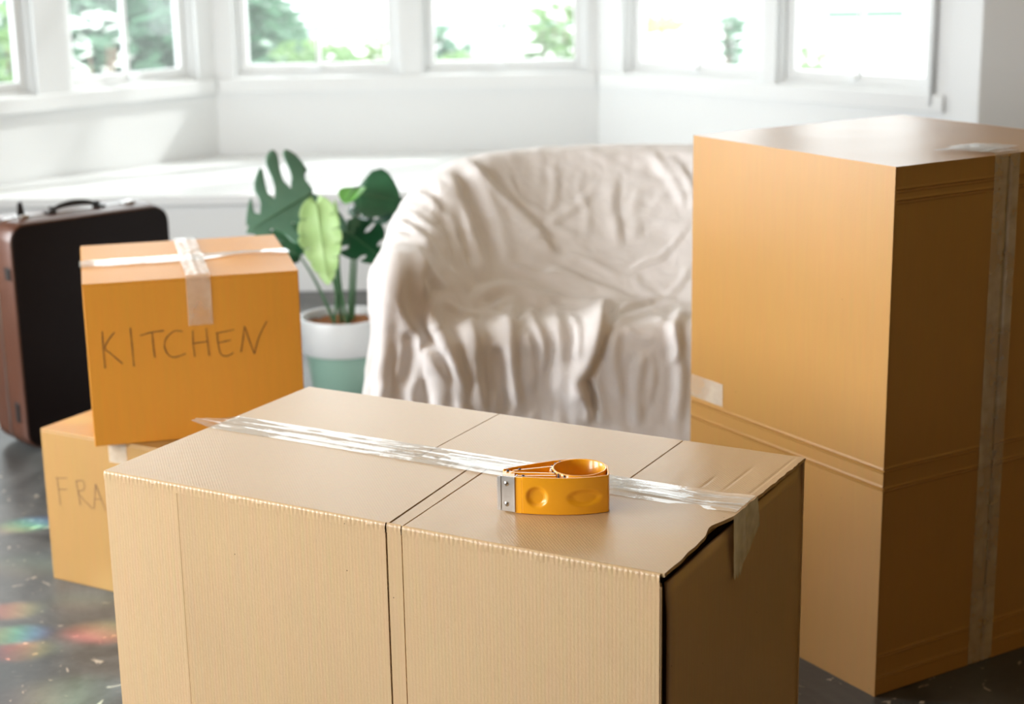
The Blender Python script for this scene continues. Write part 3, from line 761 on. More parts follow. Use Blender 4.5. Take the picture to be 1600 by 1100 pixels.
# ------------------------------------------------------------------ tape dispenser
def dispenser():
    H = 0.052
    root = empty('tape_dispenser', (0.0640, 2.584, BH + 0.0008), math.radians(-2))
    root.scale = (1.10, 1.10, 1.19)
    O = M['orange']
    # plan view in metres: x to the right, y away from the viewer; hub centre (0.040, 0)
    hx, hy, r_in, r_out = 0.0385, 0.0, 0.0375, 0.0405
    # outer curved front shell : arc from right end to the bevelled left end
    def front_curve(u):        # u 0..1 left -> right
        x = -0.046 + u * 0.1265
        y = -0.0435 - 0.0085 * (1 - ((u - 0.58) / 0.58) ** 2) + 0.010 * (u - 0.0) * u ** 3
        return x, y
    NX, NZ = 72, 26
    mb = MB()
    def shell(u, v):
        x, y = front_curve(u)
        z = v * H
        px = u; pz = v
        d = math.hypot((px - 0.175) / 0.135, (pz - 0.47) / 0.30)
        y += 0.0045 * (1 - sstep(0.55, 1.0, d))
        d2 = math.hypot((px - 0.72) / 0.22, (pz - 0.45) / 0.24)
        y += 0.0028 * (1 - sstep(0.55, 1.0, d2))
        return (x, y, z)
    mb.sheet(shell, NX, NZ)
    o = mb.build('front_shell', O, root, smooth=True, fix=False)
    s = o.modifiers.new('thick', 'SOLIDIFY'); s.thickness = 0.003; s.offset = -1
    bv_ = o.modifiers.new('bevel', 'BEVEL'); bv_.width = 0.0006; bv_.segments = 2; bv_.limit_method = 'ANGLE'
    # right end cheek, back shell, left bevel as one wall strip
    x0, y0 = front_curve(0); x1, y1 = front_curve(1)
    wall = [(x1, y1), (x1 + 0.0015, y1 + 0.012), (0.0815, -0.006), (0.0808, 0.006)]
    for k in range(1, 9):
        a = k / 8 * math.radians(100)
        wall.append((hx + 0.0423 * math.cos(a), hy + 0.0423 * math.sin(a)))
    wall += [(0.0, 0.034), (-0.030, 0.020), (-0.060, 0.004), (-0.0745, -0.006)]
    mb = MB()
    vs, th = [], 0.0025
    n = len(wall)
    for i, p in enumerate(wall):
        a = Vector(wall[max(i - 1, 0)]); b = Vector(wall[min(i + 1, n - 1)])
        tg = (b - a).normalized(); nr = Vector((-tg.y, tg.x))
        q = Vector(p) + nr * th
        vs += [(p[0], p[1], 0), (p[0], p[1], H), (q.x, q.y, H), (q.x, q.y, 0)]
    fs = [(4 * i + a, 4 * i + (a + 1) % 4, 4 * i + 4 + (a + 1) % 4, 4 * i + 4 + a) for i in range(n - 1) for a in range(4)] + [(0, 3, 2, 1), (4 * n - 4, 4 * n - 3, 4 * n - 2, 4 * n - 1)]
    mb.add(vs, fs)
    mb.build('rear_shell', O, root, bevel=0.0006)
    # bevelled left cheek from the shell to the blade
    mb = MB(); mb.prism([(x0, y0), (x0 + 0.002, y0 + 0.003), (-0.0555, y0 + 0.0065), (-0.0565, y0 + 0.0035)], 0.0, H - 0.001)
    mb.build('front_cheek', O, root, bevel=0.0005)
    # hub ring
    mb = MB()
    mb.lathe([(r_in, 0.0), (r_in, H - 0.0008), (r_in + 0.0008, H), (r_out - 0.0006, H), (r_out, H - 0.0006), (r_out, 0.0), (r_in, 0.0)], 72, hx, hy)
    mb.build('hub_ring', O, root, smooth=True)
    o = root.children[-1]; sp = o.modifiers.new('edges', 'EDGE_SPLIT'); sp.split_angle = math.radians(50)
    # deck plate between the shells, with the hub opening and ribs
    deck = [(-0.073, -0.028), (-0.0555, -0.0375), (-0.045, -0.0415)] + [(front_curve(u)[0], front_curve(u)[1] + 0.003) for u in (0.1, 0.25, 0.4, 0.55)]
    ring = [(hx + (r_out + 0.0003) * math.cos(a), hy + (r_out + 0.0003) * math.sin(a)) for a in [math.radians(250 - i * 12) for i in range(0, 14)]]
    deck += ring + [(0.0, 0.032), (-0.030, 0.018), (-0.060, 0.002), (-0.073, -0.006)]
    mb = MB(); mb.prism(deck, H - 0.010, H - 0.0075)
    mb.build('deck', O, root)
    for (a, b) in (((-0.062, -0.018), (0.002, -0.024)), ((-0.060, -0.010), (-0.004, 0.008)), ((-0.004, -0.016), (-0.002, 0.010)), ((-0.052, -0.034), (0.004, -0.034))):
        a, b = Vector(a), Vector(b); tg = (b - a).normalized(); nr = Vector((-tg.y, tg.x)) * 0.0019
        mb = MB(); mb.prism([tuple(a - nr), tuple(b - nr), tuple(b + nr), tuple(a + nr)], H - 0.0075, H - 0.0008)
        mb.build('rib', O, root, bevel=0.0005)
    # hub teeth (ratchet studs) and rivets
    for k in range(9):
        a = math.radians(118 + k * 15)
        mb = MB(); cx, cy = hx + 0.0425 * math.cos(a), hy + 0.0425 * math.sin(a)
        mb.lathe([(0.0001, H - 0.0002), (0.0013, H - 0.0004), (0.0014, H - 0.0075)], 10, cx, cy)
        mb.build('hub_stud', M['dark_hole'], root, smooth=True)
    # left mount block: floor of the blade holder
    mb = MB(); mb.prism([(-0.0735, -0.0300), (-0.0565, -0.0385), (-0.0565, -0.012), (-0.0735, -0.006)], H - 0.0045, H - 0.0015)
    mb.build('mount_plate', O, root, bevel=0.0005)
    for cx, cy in ((-0.067, -0.012), (-0.044, -0.036), (-0.050, -0.006)):
        mb = MB(); mb.lathe([(0.0001, H + 0.0008), (0.0020, H + 0.0004), (0.0024, H - 0.006)], 14, cx, cy)
        mb.build('rivet', M['dark_hole'], root, smooth=True)
    # steel blade plate facing the viewer, screws, toothed edge
    p0, p1 = Vector((-0.0835, -0.0300)), Vector((-0.0562, -0.0405))
    tg = (p1 - p0).normalized(); nr = Vector((-tg.y, tg.x))
    def on(s, off, z): q = p0 + tg * s + nr * off; return (q.x, q.y, z)
    W = (p1 - p0).length
    mb = MB()
    vs = [on(s, o_, z) for z in (0.001, H - 0.001) for s, o_ in ((0.005, 0), (W, 0), (W, 0.0016), (0.005, 0.0016))]
    mb.add(vs, [(0, 3, 2, 1), (4, 5, 6, 7), (0, 1, 5, 4), (1, 2, 6, 5), (2, 3, 7, 6), (3, 0, 4, 7)])
    mb.build('blade_plate', M['steel'], root, bevel=0.0004)
    mb = MB(); vs = [on(s, o_, z) for z in (0.001, H - 0.001) for s, o_ in ((W - 0.0018, -0.0012), (W + 0.0004, -0.0012), (W + 0.0004, 0.012), (W - 0.0018, 0.012))]
    mb.add(vs, [(0, 3, 2, 1), (4, 5, 6, 7), (0, 1, 5, 4), (1, 2, 6, 5), (2, 3, 7, 6), (3, 0, 4, 7)])
    mb.build('blade_flange', M['steel'], root, bevel=0.0003)
    mb = MB(); nt_ = 20
    poly = []
    for k in range(nt_):
        z0 = 0.002 + (H - 0.004) * k / nt_; z1 = 0.002 + (H - 0.004) * (k + 0.5) / nt_
        poly += [(0.0035, z0), (0.0008, z1)]
    poly += [(0.0035, H - 0.002), (0.0075, H - 0.002), (0.0075, 0.002)]
    n = len(poly)
    vs = [on(s, -0.0006, z) for s, z in poly] + [on(s, -0.0014, z) for s, z in poly]
    mb.add(vs, [tuple(range(n)), tuple(range(2 * n - 1, n - 1, -1))] + [(i, n + i, n + (i + 1) % n, (i + 1) % n) for i in range(n)])
    mb.build('toothed_blade', M['steel'], root)
    for z in (0.0115, 0.0405):
        mb = MB()
        prof = [(0.0001, 0.0022), (0.0018, 0.0020), (0.0034, 0.0010), (0.0038, -0.0002)]
        mb.lathe(prof, 20)
        R = Matrix((Vector((tg.x, tg.y, 0)), Vector((0, 0, 1)), Vector((-nr.x, -nr.y, 0)))).transposed().to_4x4()
        R.translation = on(W * 0.56, 0.0, z)
        sc = mb.xform(R).build('screw', M['chrome'], root, smooth=True)
        mb = MB(); mb.box(-0.0022, 0.0022, -0.0004, 0.0004, 0.0015, 0.0024); mb.box(-0.0004, 0.0004, -0.0022, 0.0022, 0.0015, 0.0024)
        mb.xform(R).build('screw_slot', M['dark_hole'], sc)
    tag(root, 'orange hand-held tape dispenser with steel toothed blade on the big box', 'tape dispenser')
dispenser()

# ------------------------------------------------------------------ suitcase
def suitcase():
    W, Hh, D = 0.56, 0.735, 0.21
    ang = math.atan2(0.663, 0.748)
    d = Vector((0.748, 0.663, 0)).normalized(); nb = Vector((-d.y, d.x, 0))
    base = Vector((-1.530, 5.030, 0)) + d * W / 2 + nb * D / 2
    root = empty('suitcase', base, ang)
    def rr(w, h, r, k=8, zb=0.012):
        pts = []
        for cx, cz, a0 in ((w / 2 - r, zb + r, -90), (w / 2 - r, h - r, 0), (-w / 2 + r, h - r, 90), (-w / 2 + r, zb + r, 180)):
            for i in range(k + 1):
                a = math.radians(a0 + 90 * i / k); pts.append((cx + r * math.cos(a), cz + r * math.sin(a)))
        return pts
    def shell(name, y0, y1, mat):
        # y0 outer face, y1 joint
        sg = 1 if y1 > y0 else -1
        mb = MB(); rings = []
        for ins, yy in ((0.012, y0), (0.004, y0 + sg * 0.003), (0.0, y0 + sg * 0.013), (0.0, y1)):
            rings.append([(x * (1 - 2 * ins / W), yy, 0.012 + (z - 0.012) * (1 - 2 * ins / Hh) + ins) for x, z in rr(W, Hh, 0.055)])
        n = len(rings[0])
        vs = [p for r in rings for p in r]
        fs = [(i * n + j, i * n + (j + 1) % n, (i + 1) * n + (j + 1) % n, (i + 1) * n + j) for i in range(3) for j in range(n)]
        fs += [tuple(range(n))[::-1], tuple(range(3 * n, 4 * n))]
        mb.add(vs, fs)
        o = mb.build(name, mat, root); smooth_angle(o, 40)
        return o
    shell('front_shell', -D / 2, -0.004, M['leather'])
    mb = MB(); pr = rr(W - 0.016, Hh - 0.008, 0.049, 8, 0.020); n = len(pr)
    mb.add([(x, -D / 2 - 0.0022, z) for x, z in pr] + [(x, -D / 2 + 0.001, z) for x, z in pr], [tuple(range(n)), tuple(range(2 * n - 1, n - 1, -1))] + [(i, n + i, n + (i + 1) % n, (i + 1) % n) for i in range(n)])
    mb.build('front_panel', M['leather_panel'], root, bevel=0.001)  # near-black sheet added for the shade on the front face
    shell('back_shell', D / 2, 0.004, M['leather'])
    # metal closing rim
    mb = MB(); rim = rr(W + 0.006, Hh + 0.003, 0.057, 8, 0.009); n = len(rim); rin = rr(W - 0.03, Hh - 0.014, 0.045, 8, 0.026)
    vs = [(x, -0.004, z) for x, z in rim] + [(x, 0.004, z) for x, z in rim] + [(x, 0.004, z) for x, z in rin] + [(x, -0.004, z) for x, z in rin]
    mb.add(vs, [(a * n + j, a * n + (j + 1) % n, ((a + 1) % 4) * n + (j + 1) % n, ((a + 1) % 4) * n + j) for a in range(4) for j in range(n)])
    o = mb.build('closing_rim', M['chrome'], root); smooth_angle(o, 40)
    # handle
    hp = [(-0.075 + 0.15 * i / 16, 0, Hh + 0.010 + 0.015 * math.sin(PI * i / 16) ** 0.6) for i in range(17)]
    mb = MB(); mb.tube(hp, [0.006 + 0.004 * math.sin(PI * i / 16) for i in range(17)], 10)
    mb.build('handle', M['leather_dark'], root, smooth=True)
    for sx in (-1, 1):
        mb = MB(); mb.box(sx * 0.085 - 0.016, sx * 0.085 + 0.016, -0.016, 0.016, Hh - 0.001, Hh + 0.008); mb.box(sx * 0.08 - 0.006, sx * 0.08 + 0.006, -0.009, 0.009, Hh + 0.006, Hh + 0.022)
        mb.build('handle_mount', M['leather_dark'], root, bevel=0.002)
        mb = MB(); mb.box(sx * 0.185 - 0.022, sx * 0.185 + 0.022, -0.024, 0.012, Hh - 0.001, Hh + 0.006); mb.box(sx * 0.185 - 0.012, sx * 0.185 + 0.012, -0.03, 0.0, Hh + 0.005, Hh + 0.012)
        mb.build('latch', M['chrome'], root, bevel=0.002)
    # open hasp standing up
    mb = MB(); mb.add([(-0.20, -0.01, Hh + 0.005), (-0.175, -0.01, Hh + 0.005), (-0.185, -0.016, Hh + 0.052), (-0.198, -0.016, Hh + 0.050), (-0.20, -0.004, Hh + 0.005), (-0.175, -0.004, Hh + 0.005), (-0.185, -0.012, Hh + 0.052), (-0.198, -0.012, Hh + 0.050)],
           [(0, 1, 2, 3), (7, 6, 5, 4), (0, 4, 5, 1), (1, 5, 6, 2), (2, 6, 7, 3), (3, 7, 4, 0)])
    mb.build('hasp', M['leather_dark'], root)
    for sx in (-1, 1):
        for sy in (-1, 1):
            mb = MB(); mb.lathe([(0.0001, 0.0), (0.010, 0.0), (0.012, 0.006), (0.012, 0.016)], 14, sx * (W / 2 - 0.07), sy * 0.06)
            mb.build('foot', M['chrome'], root, smooth=True)
    # leather corner tab on the narrow side
    mb = MB(); mb.box(-W / 2 - 0.004, -W / 2 + 0.002, -0.075, -0.045, 0.10, 0.165)
    mb.build('side_tab', M['leather_dark'], root, bevel=0.003)
    mb = MB(); mb.box(-W / 2 - 0.004, -W / 2 + 0.002, -0.095, -0.06, 0.56, 0.60)
    mb.build('side_tab', M['leather_dark'], root, bevel=0.003)
    tag(root, 'brown leather suitcase standing upright behind the KITCHEN box', 'suitcase')
suitcase()

# ------------------------------------------------------------------ sofa and its dust sheet
SX, SYC = 0.36, 5.02
U_PTS = []
for i in range(61):          # tub-shaped wall centre line, left front -> back -> right front
    a = PI * (1 - i / 60)
    ca, sa = math.cos(a), math.sin(a)
    x = SX + 0.655 * math.copysign(abs(ca) ** (2 / 2.25), ca)
    y = 4.90 + 0.60 * abs(sa) ** (2 / 2.25)
    U_PTS.append((x, y))
U_PTS = [(U_PTS[0][0] - 0.02, 4.80)] + U_PTS + [(U_PTS[-1][0] + 0.02, 4.80)]
U_ARR = np.array(U_PTS)
def wall_top(y):
    s = np.clip((y - 4.80) / 0.62, 0, 1)
    s = s * s * (3 - 2 * s)
    return 0.675 + (0.875 - 0.675) * s
def sofa_sdf(p):
    xy = p[:, :2]
    best = np.full(len(p), 9.0); by = np.zeros(len(p))
    for a, b in zip(U_ARR[:-1:2], U_ARR[2::2]):
        ab = b - a
        s = np.clip(((xy - a) @ ab) / (ab @ ab), 0, 1)
        q = a + s[:, None] * ab
        d = np.hypot(xy[:, 0] - q[:, 0], xy[:, 1] - q[:, 1])
        m = d < best
        best = np.where(m, d, best); by = np.where(m, q[:, 1], by)
    r = 0.065
    q0 = best - 0.085 + r
    q1 = p[:, 2] - wall_top(by) + r
    wall = np.hypot(np.maximum(q0, 0), np.maximum(q1, 0)) + np.minimum(np.maximum(q0, q1), 0) - r
    r2 = 0.05                # seat block
    dx = np.abs(p[:, 0] - SX) - 0.60 + r2
    dy = np.abs(p[:, 1] - 5.03) - 0.36 + r2
    dz = p[:, 2] - (0.455 + 0.015 * np.cos((p[:, 0] - SX) * 2.2)) + r2
    st = np.sqrt(np.maximum(dx, 0) ** 2 + np.maximum(dy, 0) ** 2 + np.maximum(dz, 0) ** 2) + np.minimum(np.maximum(np.maximum(dx, dy), dz), 0) - r2
    k = 0.03
    h = np.clip(0.5 + 0.5 * (st - wall) / k, 0, 1)
    u = st * (1 - h) + wall * h - k * h * (1 - h)
    return u
def drape(LX=2.75, LY=2.10, YC=5.09, slack=0.04, sp=0.034, seed=5, G1=0.045, G2=0.0):
    rng = np.random.default_rng(seed)
    # sampled distance field
    g0 = np.array([-0.9, 4.3, 0.0]); gs = 0.016; gn = np.array([158, 96, 60])
    G = np.stack(np.meshgrid(*[g0[k] + gs * np.arange(gn[k]) for k in range(3)], indexing='ij'), -1).reshape(-1, 3)
    S = sofa_sdf(G).reshape(gn)
    GR = np.stack(np.gradient(S, gs), -1)
    F4 = np.concatenate([S[..., None], GR], -1).astype(np.float32).reshape(-1, 4)
    st = np.array([gn[1] * gn[2], gn[2], 1])
    def look(q):
        f = (q - g0) / gs
        i = np.clip(f.astype(int), 0, gn - 2); t = np.clip(f - i, 0, 1)
        b = i @ st
        out = 0
        for ox in (0, 1):
            wx = t[:, 0] if ox else 1 - t[:, 0]
            for oy in (0, 1):
                wy = t[:, 1] if oy else 1 - t[:, 1]
                for oz in (0, 1):
                    wz = t[:, 2] if oz else 1 - t[:, 2]
                    out = out + (wx * wy * wz)[:, None] * F4[b + ox * st[0] + oy * st[1] + oz]
        return out[:, 0], out[:, 1:]
    def simulate(P, nx, ny, sp, steps, iters, fric, dt, bend, rest=1.0, shear=0.1, damp=0.985, suck=0.0, gx=None, gy=None, wall0=-0.40, wall_steps=0, grav=9.8):
        V = np.zeros_like(P)
        def solve(A, Bv, L0, k):
            d = Bv - A
            ln = np.sqrt(np.einsum('...i,...i->...', d, d)) + 1e-9
            c = d * (((ln - L0) / ln * (0.5 * k))[..., None])
            A += c; Bv -= c
        def comp(A, Bv, L0, k):
            d = Bv - A
            ln = np.sqrt(np.einsum('...i,...i->...', d, d)) + 1e-9
            c = d * ((np.minimum(ln - L0, 0) / ln * (0.5 * k))[..., None])
            A += c; Bv -= c
        s = sp * rest
        for stp in range(steps):
            V[..., 2] -= grav * dt
            V *= damp
            if suck:
                flat = P.reshape(-1, 3)
                m = np.where((flat[:, 1] > 4.66) & (flat[:, 1] < 5.46) & (np.abs(flat[:, 0] - SX) < 0.62) & (flat[:, 2] > 0.3))[0]
                d, g = look(flat[m])
                f = np.clip(d - 0.01, 0, 0.12) / 0.12
                V.reshape(-1, 3)[m] -= g * (suck * dt * f)[:, None]
            O = P.copy()
            P = P + V * dt
            for it in range(iters):
                for o in (0, 1):
                    solve(P[:, o:-1:2], P[:, o + 1::2], s if gx is None else gx[:, o::2], 1.0)
                    solve(P[o:-1:2], P[o + 1::2], s if gy is None else gy[o::2], 1.0)
                if it % 2 == 0:
                    for o in (0, 1):
                        solve(P[o:-1:2, :-1], P[o + 1::2, 1:], s * 1.4142, shear)
                        solve(P[o:-1:2, 1:], P[o + 1::2, :-1], s * 1.4142, shear)
                    for o in (0, 1, 2):
                        a = P[:, o:-2:3]; b = P[:, o + 2::3]; n = min(a.shape[1], b.shape[1]); comp(a[:, :n], b[:, :n], s * 1.85, bend)
                        a = P[o:-2:3]; b = P[o + 2::3]; n = min(a.shape[0], b.shape[0]); comp(a[:n], b[:n], s * 1.85, bend)
                if it % 4 == 3 or it == iters - 1:
                    flat = P.reshape(-1, 3); of = O.reshape(-1, 3)
                    idx = np.where((flat[:, 2] < 0.90) & (flat[:, 0] > -0.88) & (flat[:, 0] < 1.58) & (flat[:, 1] > 4.32) & (flat[:, 1] < 5.8))[0]
                    d, g = look(flat[idx])
                    ins = d < 0.008
                    ii = idx[ins]; g = g[ins]; d = d[ins] - 0.008
                    g = g / (np.linalg.norm(g, axis=1, keepdims=True) + 1e-9)
                    nq = flat[ii] - g * d[:, None]
                    mv = nq - of[ii]
                    nq -= (mv - g * (mv * g).sum(1, keepdims=True)) * fric
                    flat[ii] = nq
                    fl = np.where(flat[:, 2] < 0.006)[0]
                    flat[fl, 2] = 0.006
                    flat[fl, :2] -= (flat[fl, :2] - of[fl, :2]) * 0.6
                    xm = wall0 - 0.24 * np.clip((5.33 - flat[:, 1]) / 0.25, 0, 1) - (0.9 * max(0, 1 - stp / wall_steps) if wall_steps else 0)
                    flat[:, 0] = np.maximum(flat[:, 0], xm)
                    flat[:, 1] = np.maximum(flat[:, 1], 4.26 - 0.14 * np.clip((flat[:, 0] + 0.30) / 0.3, 0, 1))
                    P = flat.reshape(ny, nx, 3)
            V = (P - O) / dt
            sv = np.sqrt((V * V).sum(-1, keepdims=True)); V *= np.minimum(1, 2.5 / (sv + 1e-9))
        return P
    nx, ny = int(LX / sp) + 1, int(LY / sp) + 1
    i, j = np.meshgrid(np.arange(nx), np.arange(ny))
    c = 1 - slack
    x = SX + (i - (nx - 1) / 2) * sp * c
    y = YC + (j - (ny - 1) / 2) * sp * c
    z = 0.87 + 0.02 * np.sin(x * 9 + y * 4) + 0.02 * np.sin(y * 11 - x * 5) + 0.012 * rng.standard_normal(x.shape)
    P = np.stack([x, y, z], -1)
    P = simulate(P, nx, ny, sp, 110, 12, 0.03, 1 / 60, 0.03, suck=25.0, wall_steps=70)
    def rests(P, s, ax, g):
        l = np.maximum(np.linalg.norm(np.diff(P, axis=ax), axis=-1), s)
        return l * (g[:, :-1] if ax == 1 else g[:-1])
    def lowf(ny, nx, f, amp):
        yy, xx = np.meshgrid(np.linspace(0, 1, ny), np.linspace(0, 1, nx), indexing='ij')
        o = np.zeros((ny, nx))
        for k in range(7):
            a, b, ph = rng.uniform(-f, f), rng.uniform(-f, f), rng.uniform(0, 6.28)
            o += np.sin(a * xx * 6.28 + b * yy * 6.28 + ph)
        o = o / 2.6
        return 1 + amp * np.clip(0.5 + 0.6 * o, 0, 1.4)
    P += 0.002 * rng.standard_normal(P.shape)
    P = simulate(P, nx, ny, sp, 50, 14, 0.35, 1 / 60, 0.04, grav=2.0, gx=rests(P, sp, 1, lowf(ny, nx, 3, G1)), gy=rests(P, sp, 0, lowf(ny, nx, 3, G1 * 0.7)), suck=0.0)
    n0, n1 = P.shape[:2]
    Q = np.zeros((2 * n0 - 1, 2 * n1 - 1, 3))
    Q[::2, ::2] = P; Q[1::2, ::2] = (P[1:] + P[:-1]) / 2; Q[::2, 1::2] = (P[:, 1:] + P[:, :-1]) / 2
    Q[1::2, 1::2] = (P[1:, 1:] + P[:-1, :-1] + P[1:, :-1] + P[:-1, 1:]) / 4
    ny, nx = Q.shape[:2]
    Q0 = Q.copy()
    Q += 0.0008 * rng.standard_normal(Q.shape)
    Q = simulate(Q, nx, ny, sp / 2, 45, 14, 0.4, 1 / 60, 0.06, 1.0, grav=2.0, gx=rests(Q0, sp / 2, 1, lowf(ny, nx, 4, G2)), gy=rests(Q0, sp / 2, 0, lowf(ny, nx, 4, G2 * 0.8)), suck=0.0)
    return Q, nx, ny

def sculpt(P):
    """press the long creases and overlaps of a hand-laid sheet into the draped grid"""
    n0, n1 = P.shape[:2]
    Q = np.zeros((2 * n0 - 1, 2 * n1 - 1, 3))
    Q[::2, ::2] = P; Q[1::2, ::2] = (P[1:] + P[:-1]) / 2; Q[::2, 1::2] = (P[:, 1:] + P[:, :-1]) / 2
    Q[1::2, 1::2] = (P[1:, 1:] + P[:-1, :-1] + P[1:, :-1] + P[:-1, 1:]) / 4
    for k in range(2):
        R = Q.copy()
        R[1:-1, 1:-1] = 0.5 * Q[1:-1, 1:-1] + 0.125 * (Q[2:, 1:-1] + Q[:-2, 1:-1] + Q[1:-1, 2:] + Q[1:-1, :-2])
        Q = R
    gy, gx = np.gradient(Q, axis=0), np.gradient(Q, axis=1)
    Nn = np.cross(gx, gy); Nn /= np.linalg.norm(Nn, axis=-1, keepdims=True) + 1e-12
    # chart the front of the sheet by the directions in which it is seen from the room
    D = Q - np.array([0, 0, 1.6])
    c, s = math.cos(0.2510), math.sin(0.2510)
    zz = D[..., 1] * c - D[..., 2] * s
    xx = D[..., 0] / zz; yy = (D[..., 1] * s + D[..., 2] * c) / zz
    cr, sr = math.cos(-0.0172), math.sin(-0.0172)
    X = 800 + 2610.5 * (cr * xx + sr * yy); Y = 550 - 2610.5 * (-sr * xx + cr * yy)
    U = ((X - 540) * 2.2).ravel(); Vv = ((Y - 200) * 2.2).ravel()
    facing = (Nn * -D).sum(-1) / np.linalg.norm(D, axis=-1)
    ok = np.clip(facing / 0.12, 0, 1).ravel() * (Q[..., 1].ravel() < 5.52)
    # keep to the layer that faces the room, not what lies behind it
    zf = zz.ravel(); cx = np.clip((U / 12).astype(int) + 30, 0, 259); cy = np.clip((Vv / 12).astype(int) + 30, 0, 199)
    near = np.full((260, 200), 1e9); np.minimum.at(near, (cx, cy), zf)
    nb = near.copy()
    for ox in (-1, 0, 1):
        for oy in (-1, 0, 1): nb = np.minimum(nb, np.roll(np.roll(near, ox, 0), oy, 1))
    ok = ok * (1 - np.clip((zf - nb[cx, cy] - 0.10) / 0.06, 0, 1))
    disp = np.zeros(len(U))
    for pts, h, w, kind in FOLDS:
        pts = np.array(pts, float)
        # smooth the polyline
        t = np.linspace(0, len(pts) - 1, 24); i0 = np.clip(t.astype(int), 0, len(pts) - 2); f = (t - i0)[:, None]
        g = lambda k: pts[np.clip(i0 + k, 0, len(pts) - 1)]
        C4 = 0.5 * (2 * g(0) + (g(1) - g(-1)) * f + (2 * g(-1) - 5 * g(0) + 4 * g(1) - g(2)) * f ** 2 + (3 * g(0) - g(-1) - 3 * g(1) + g(2)) * f ** 3)
        best = np.full(len(U), 1e9); sg = np.zeros(len(U)); tt = np.zeros(len(U))
        for k in range(23):
            a, b = C4[k], C4[k + 1]; ab = b - a; L2 = ab @ ab + 1e-9
            px, py = U - a[0], Vv - a[1]
            u = np.clip((px * ab[0] + py * ab[1]) / L2, 0, 1)
            dx, dy = px - u * ab[0], py - u * ab[1]
            d = np.hypot(dx, dy); m = d < best
            best = np.where(m, d, best); sg = np.where(m, np.sign(ab[0] * dy - ab[1] * dx), sg); tt = np.where(m, (k + u) / 23, tt)
        end = np.clip(tt / 0.22, 0, 1) * np.clip((1 - tt) / 0.22, 0, 1)
        end = end * end * (3 - 2 * end)
        r = best / w
        if kind == 'r': prof = np.exp(-r * r) - 0.35 * np.exp(-((r - 1.9) / 0.8) ** 2)
        elif kind == 's':      # overlap: high and rounded on the +side, sharp fall on the other
            prof = np.where(sg > 0, np.exp(-(r / 3.2) ** 2), np.exp(-(r / 0.55) ** 2)) - 0.30 * np.where(sg < 0, np.exp(-((r - 1.5) / 0.8) ** 2), 0)
        else:
            prof = np.where(sg < 0, np.exp(-(r / 3.2) ** 2), np.exp(-(r / 0.55) ** 2)) - 0.30 * np.where(sg > 0, np.exp(-((r - 1.5) / 0.8) ** 2), 0)
        disp += h * prof * end * ok
    # fine hand creases
    rng = np.random.default_rng(11)
    x3 = Q.reshape(-1, 3)
    for k in range(34):
        d = rng.standard_normal(3); d /= np.linalg.norm(d)
        fq = rng.uniform(25, 70); ph = rng.uniform(0, 6.28)
        e = rng.standard_normal(3) * 6
        m = np.clip(np.sin(x3 @ e + rng.uniform(0, 6.28)), 0, 1) ** 2
        disp += 0.0015 * m * (1 - np.abs(np.sin(x3 @ d * fq + ph + 1.5 * np.sin(x3 @ e * 0.7)))) * (Q[..., 2].ravel() > 0.02)
    Q = Q + Nn * disp.reshape(Q.shape[:2])[..., None]
    return Q
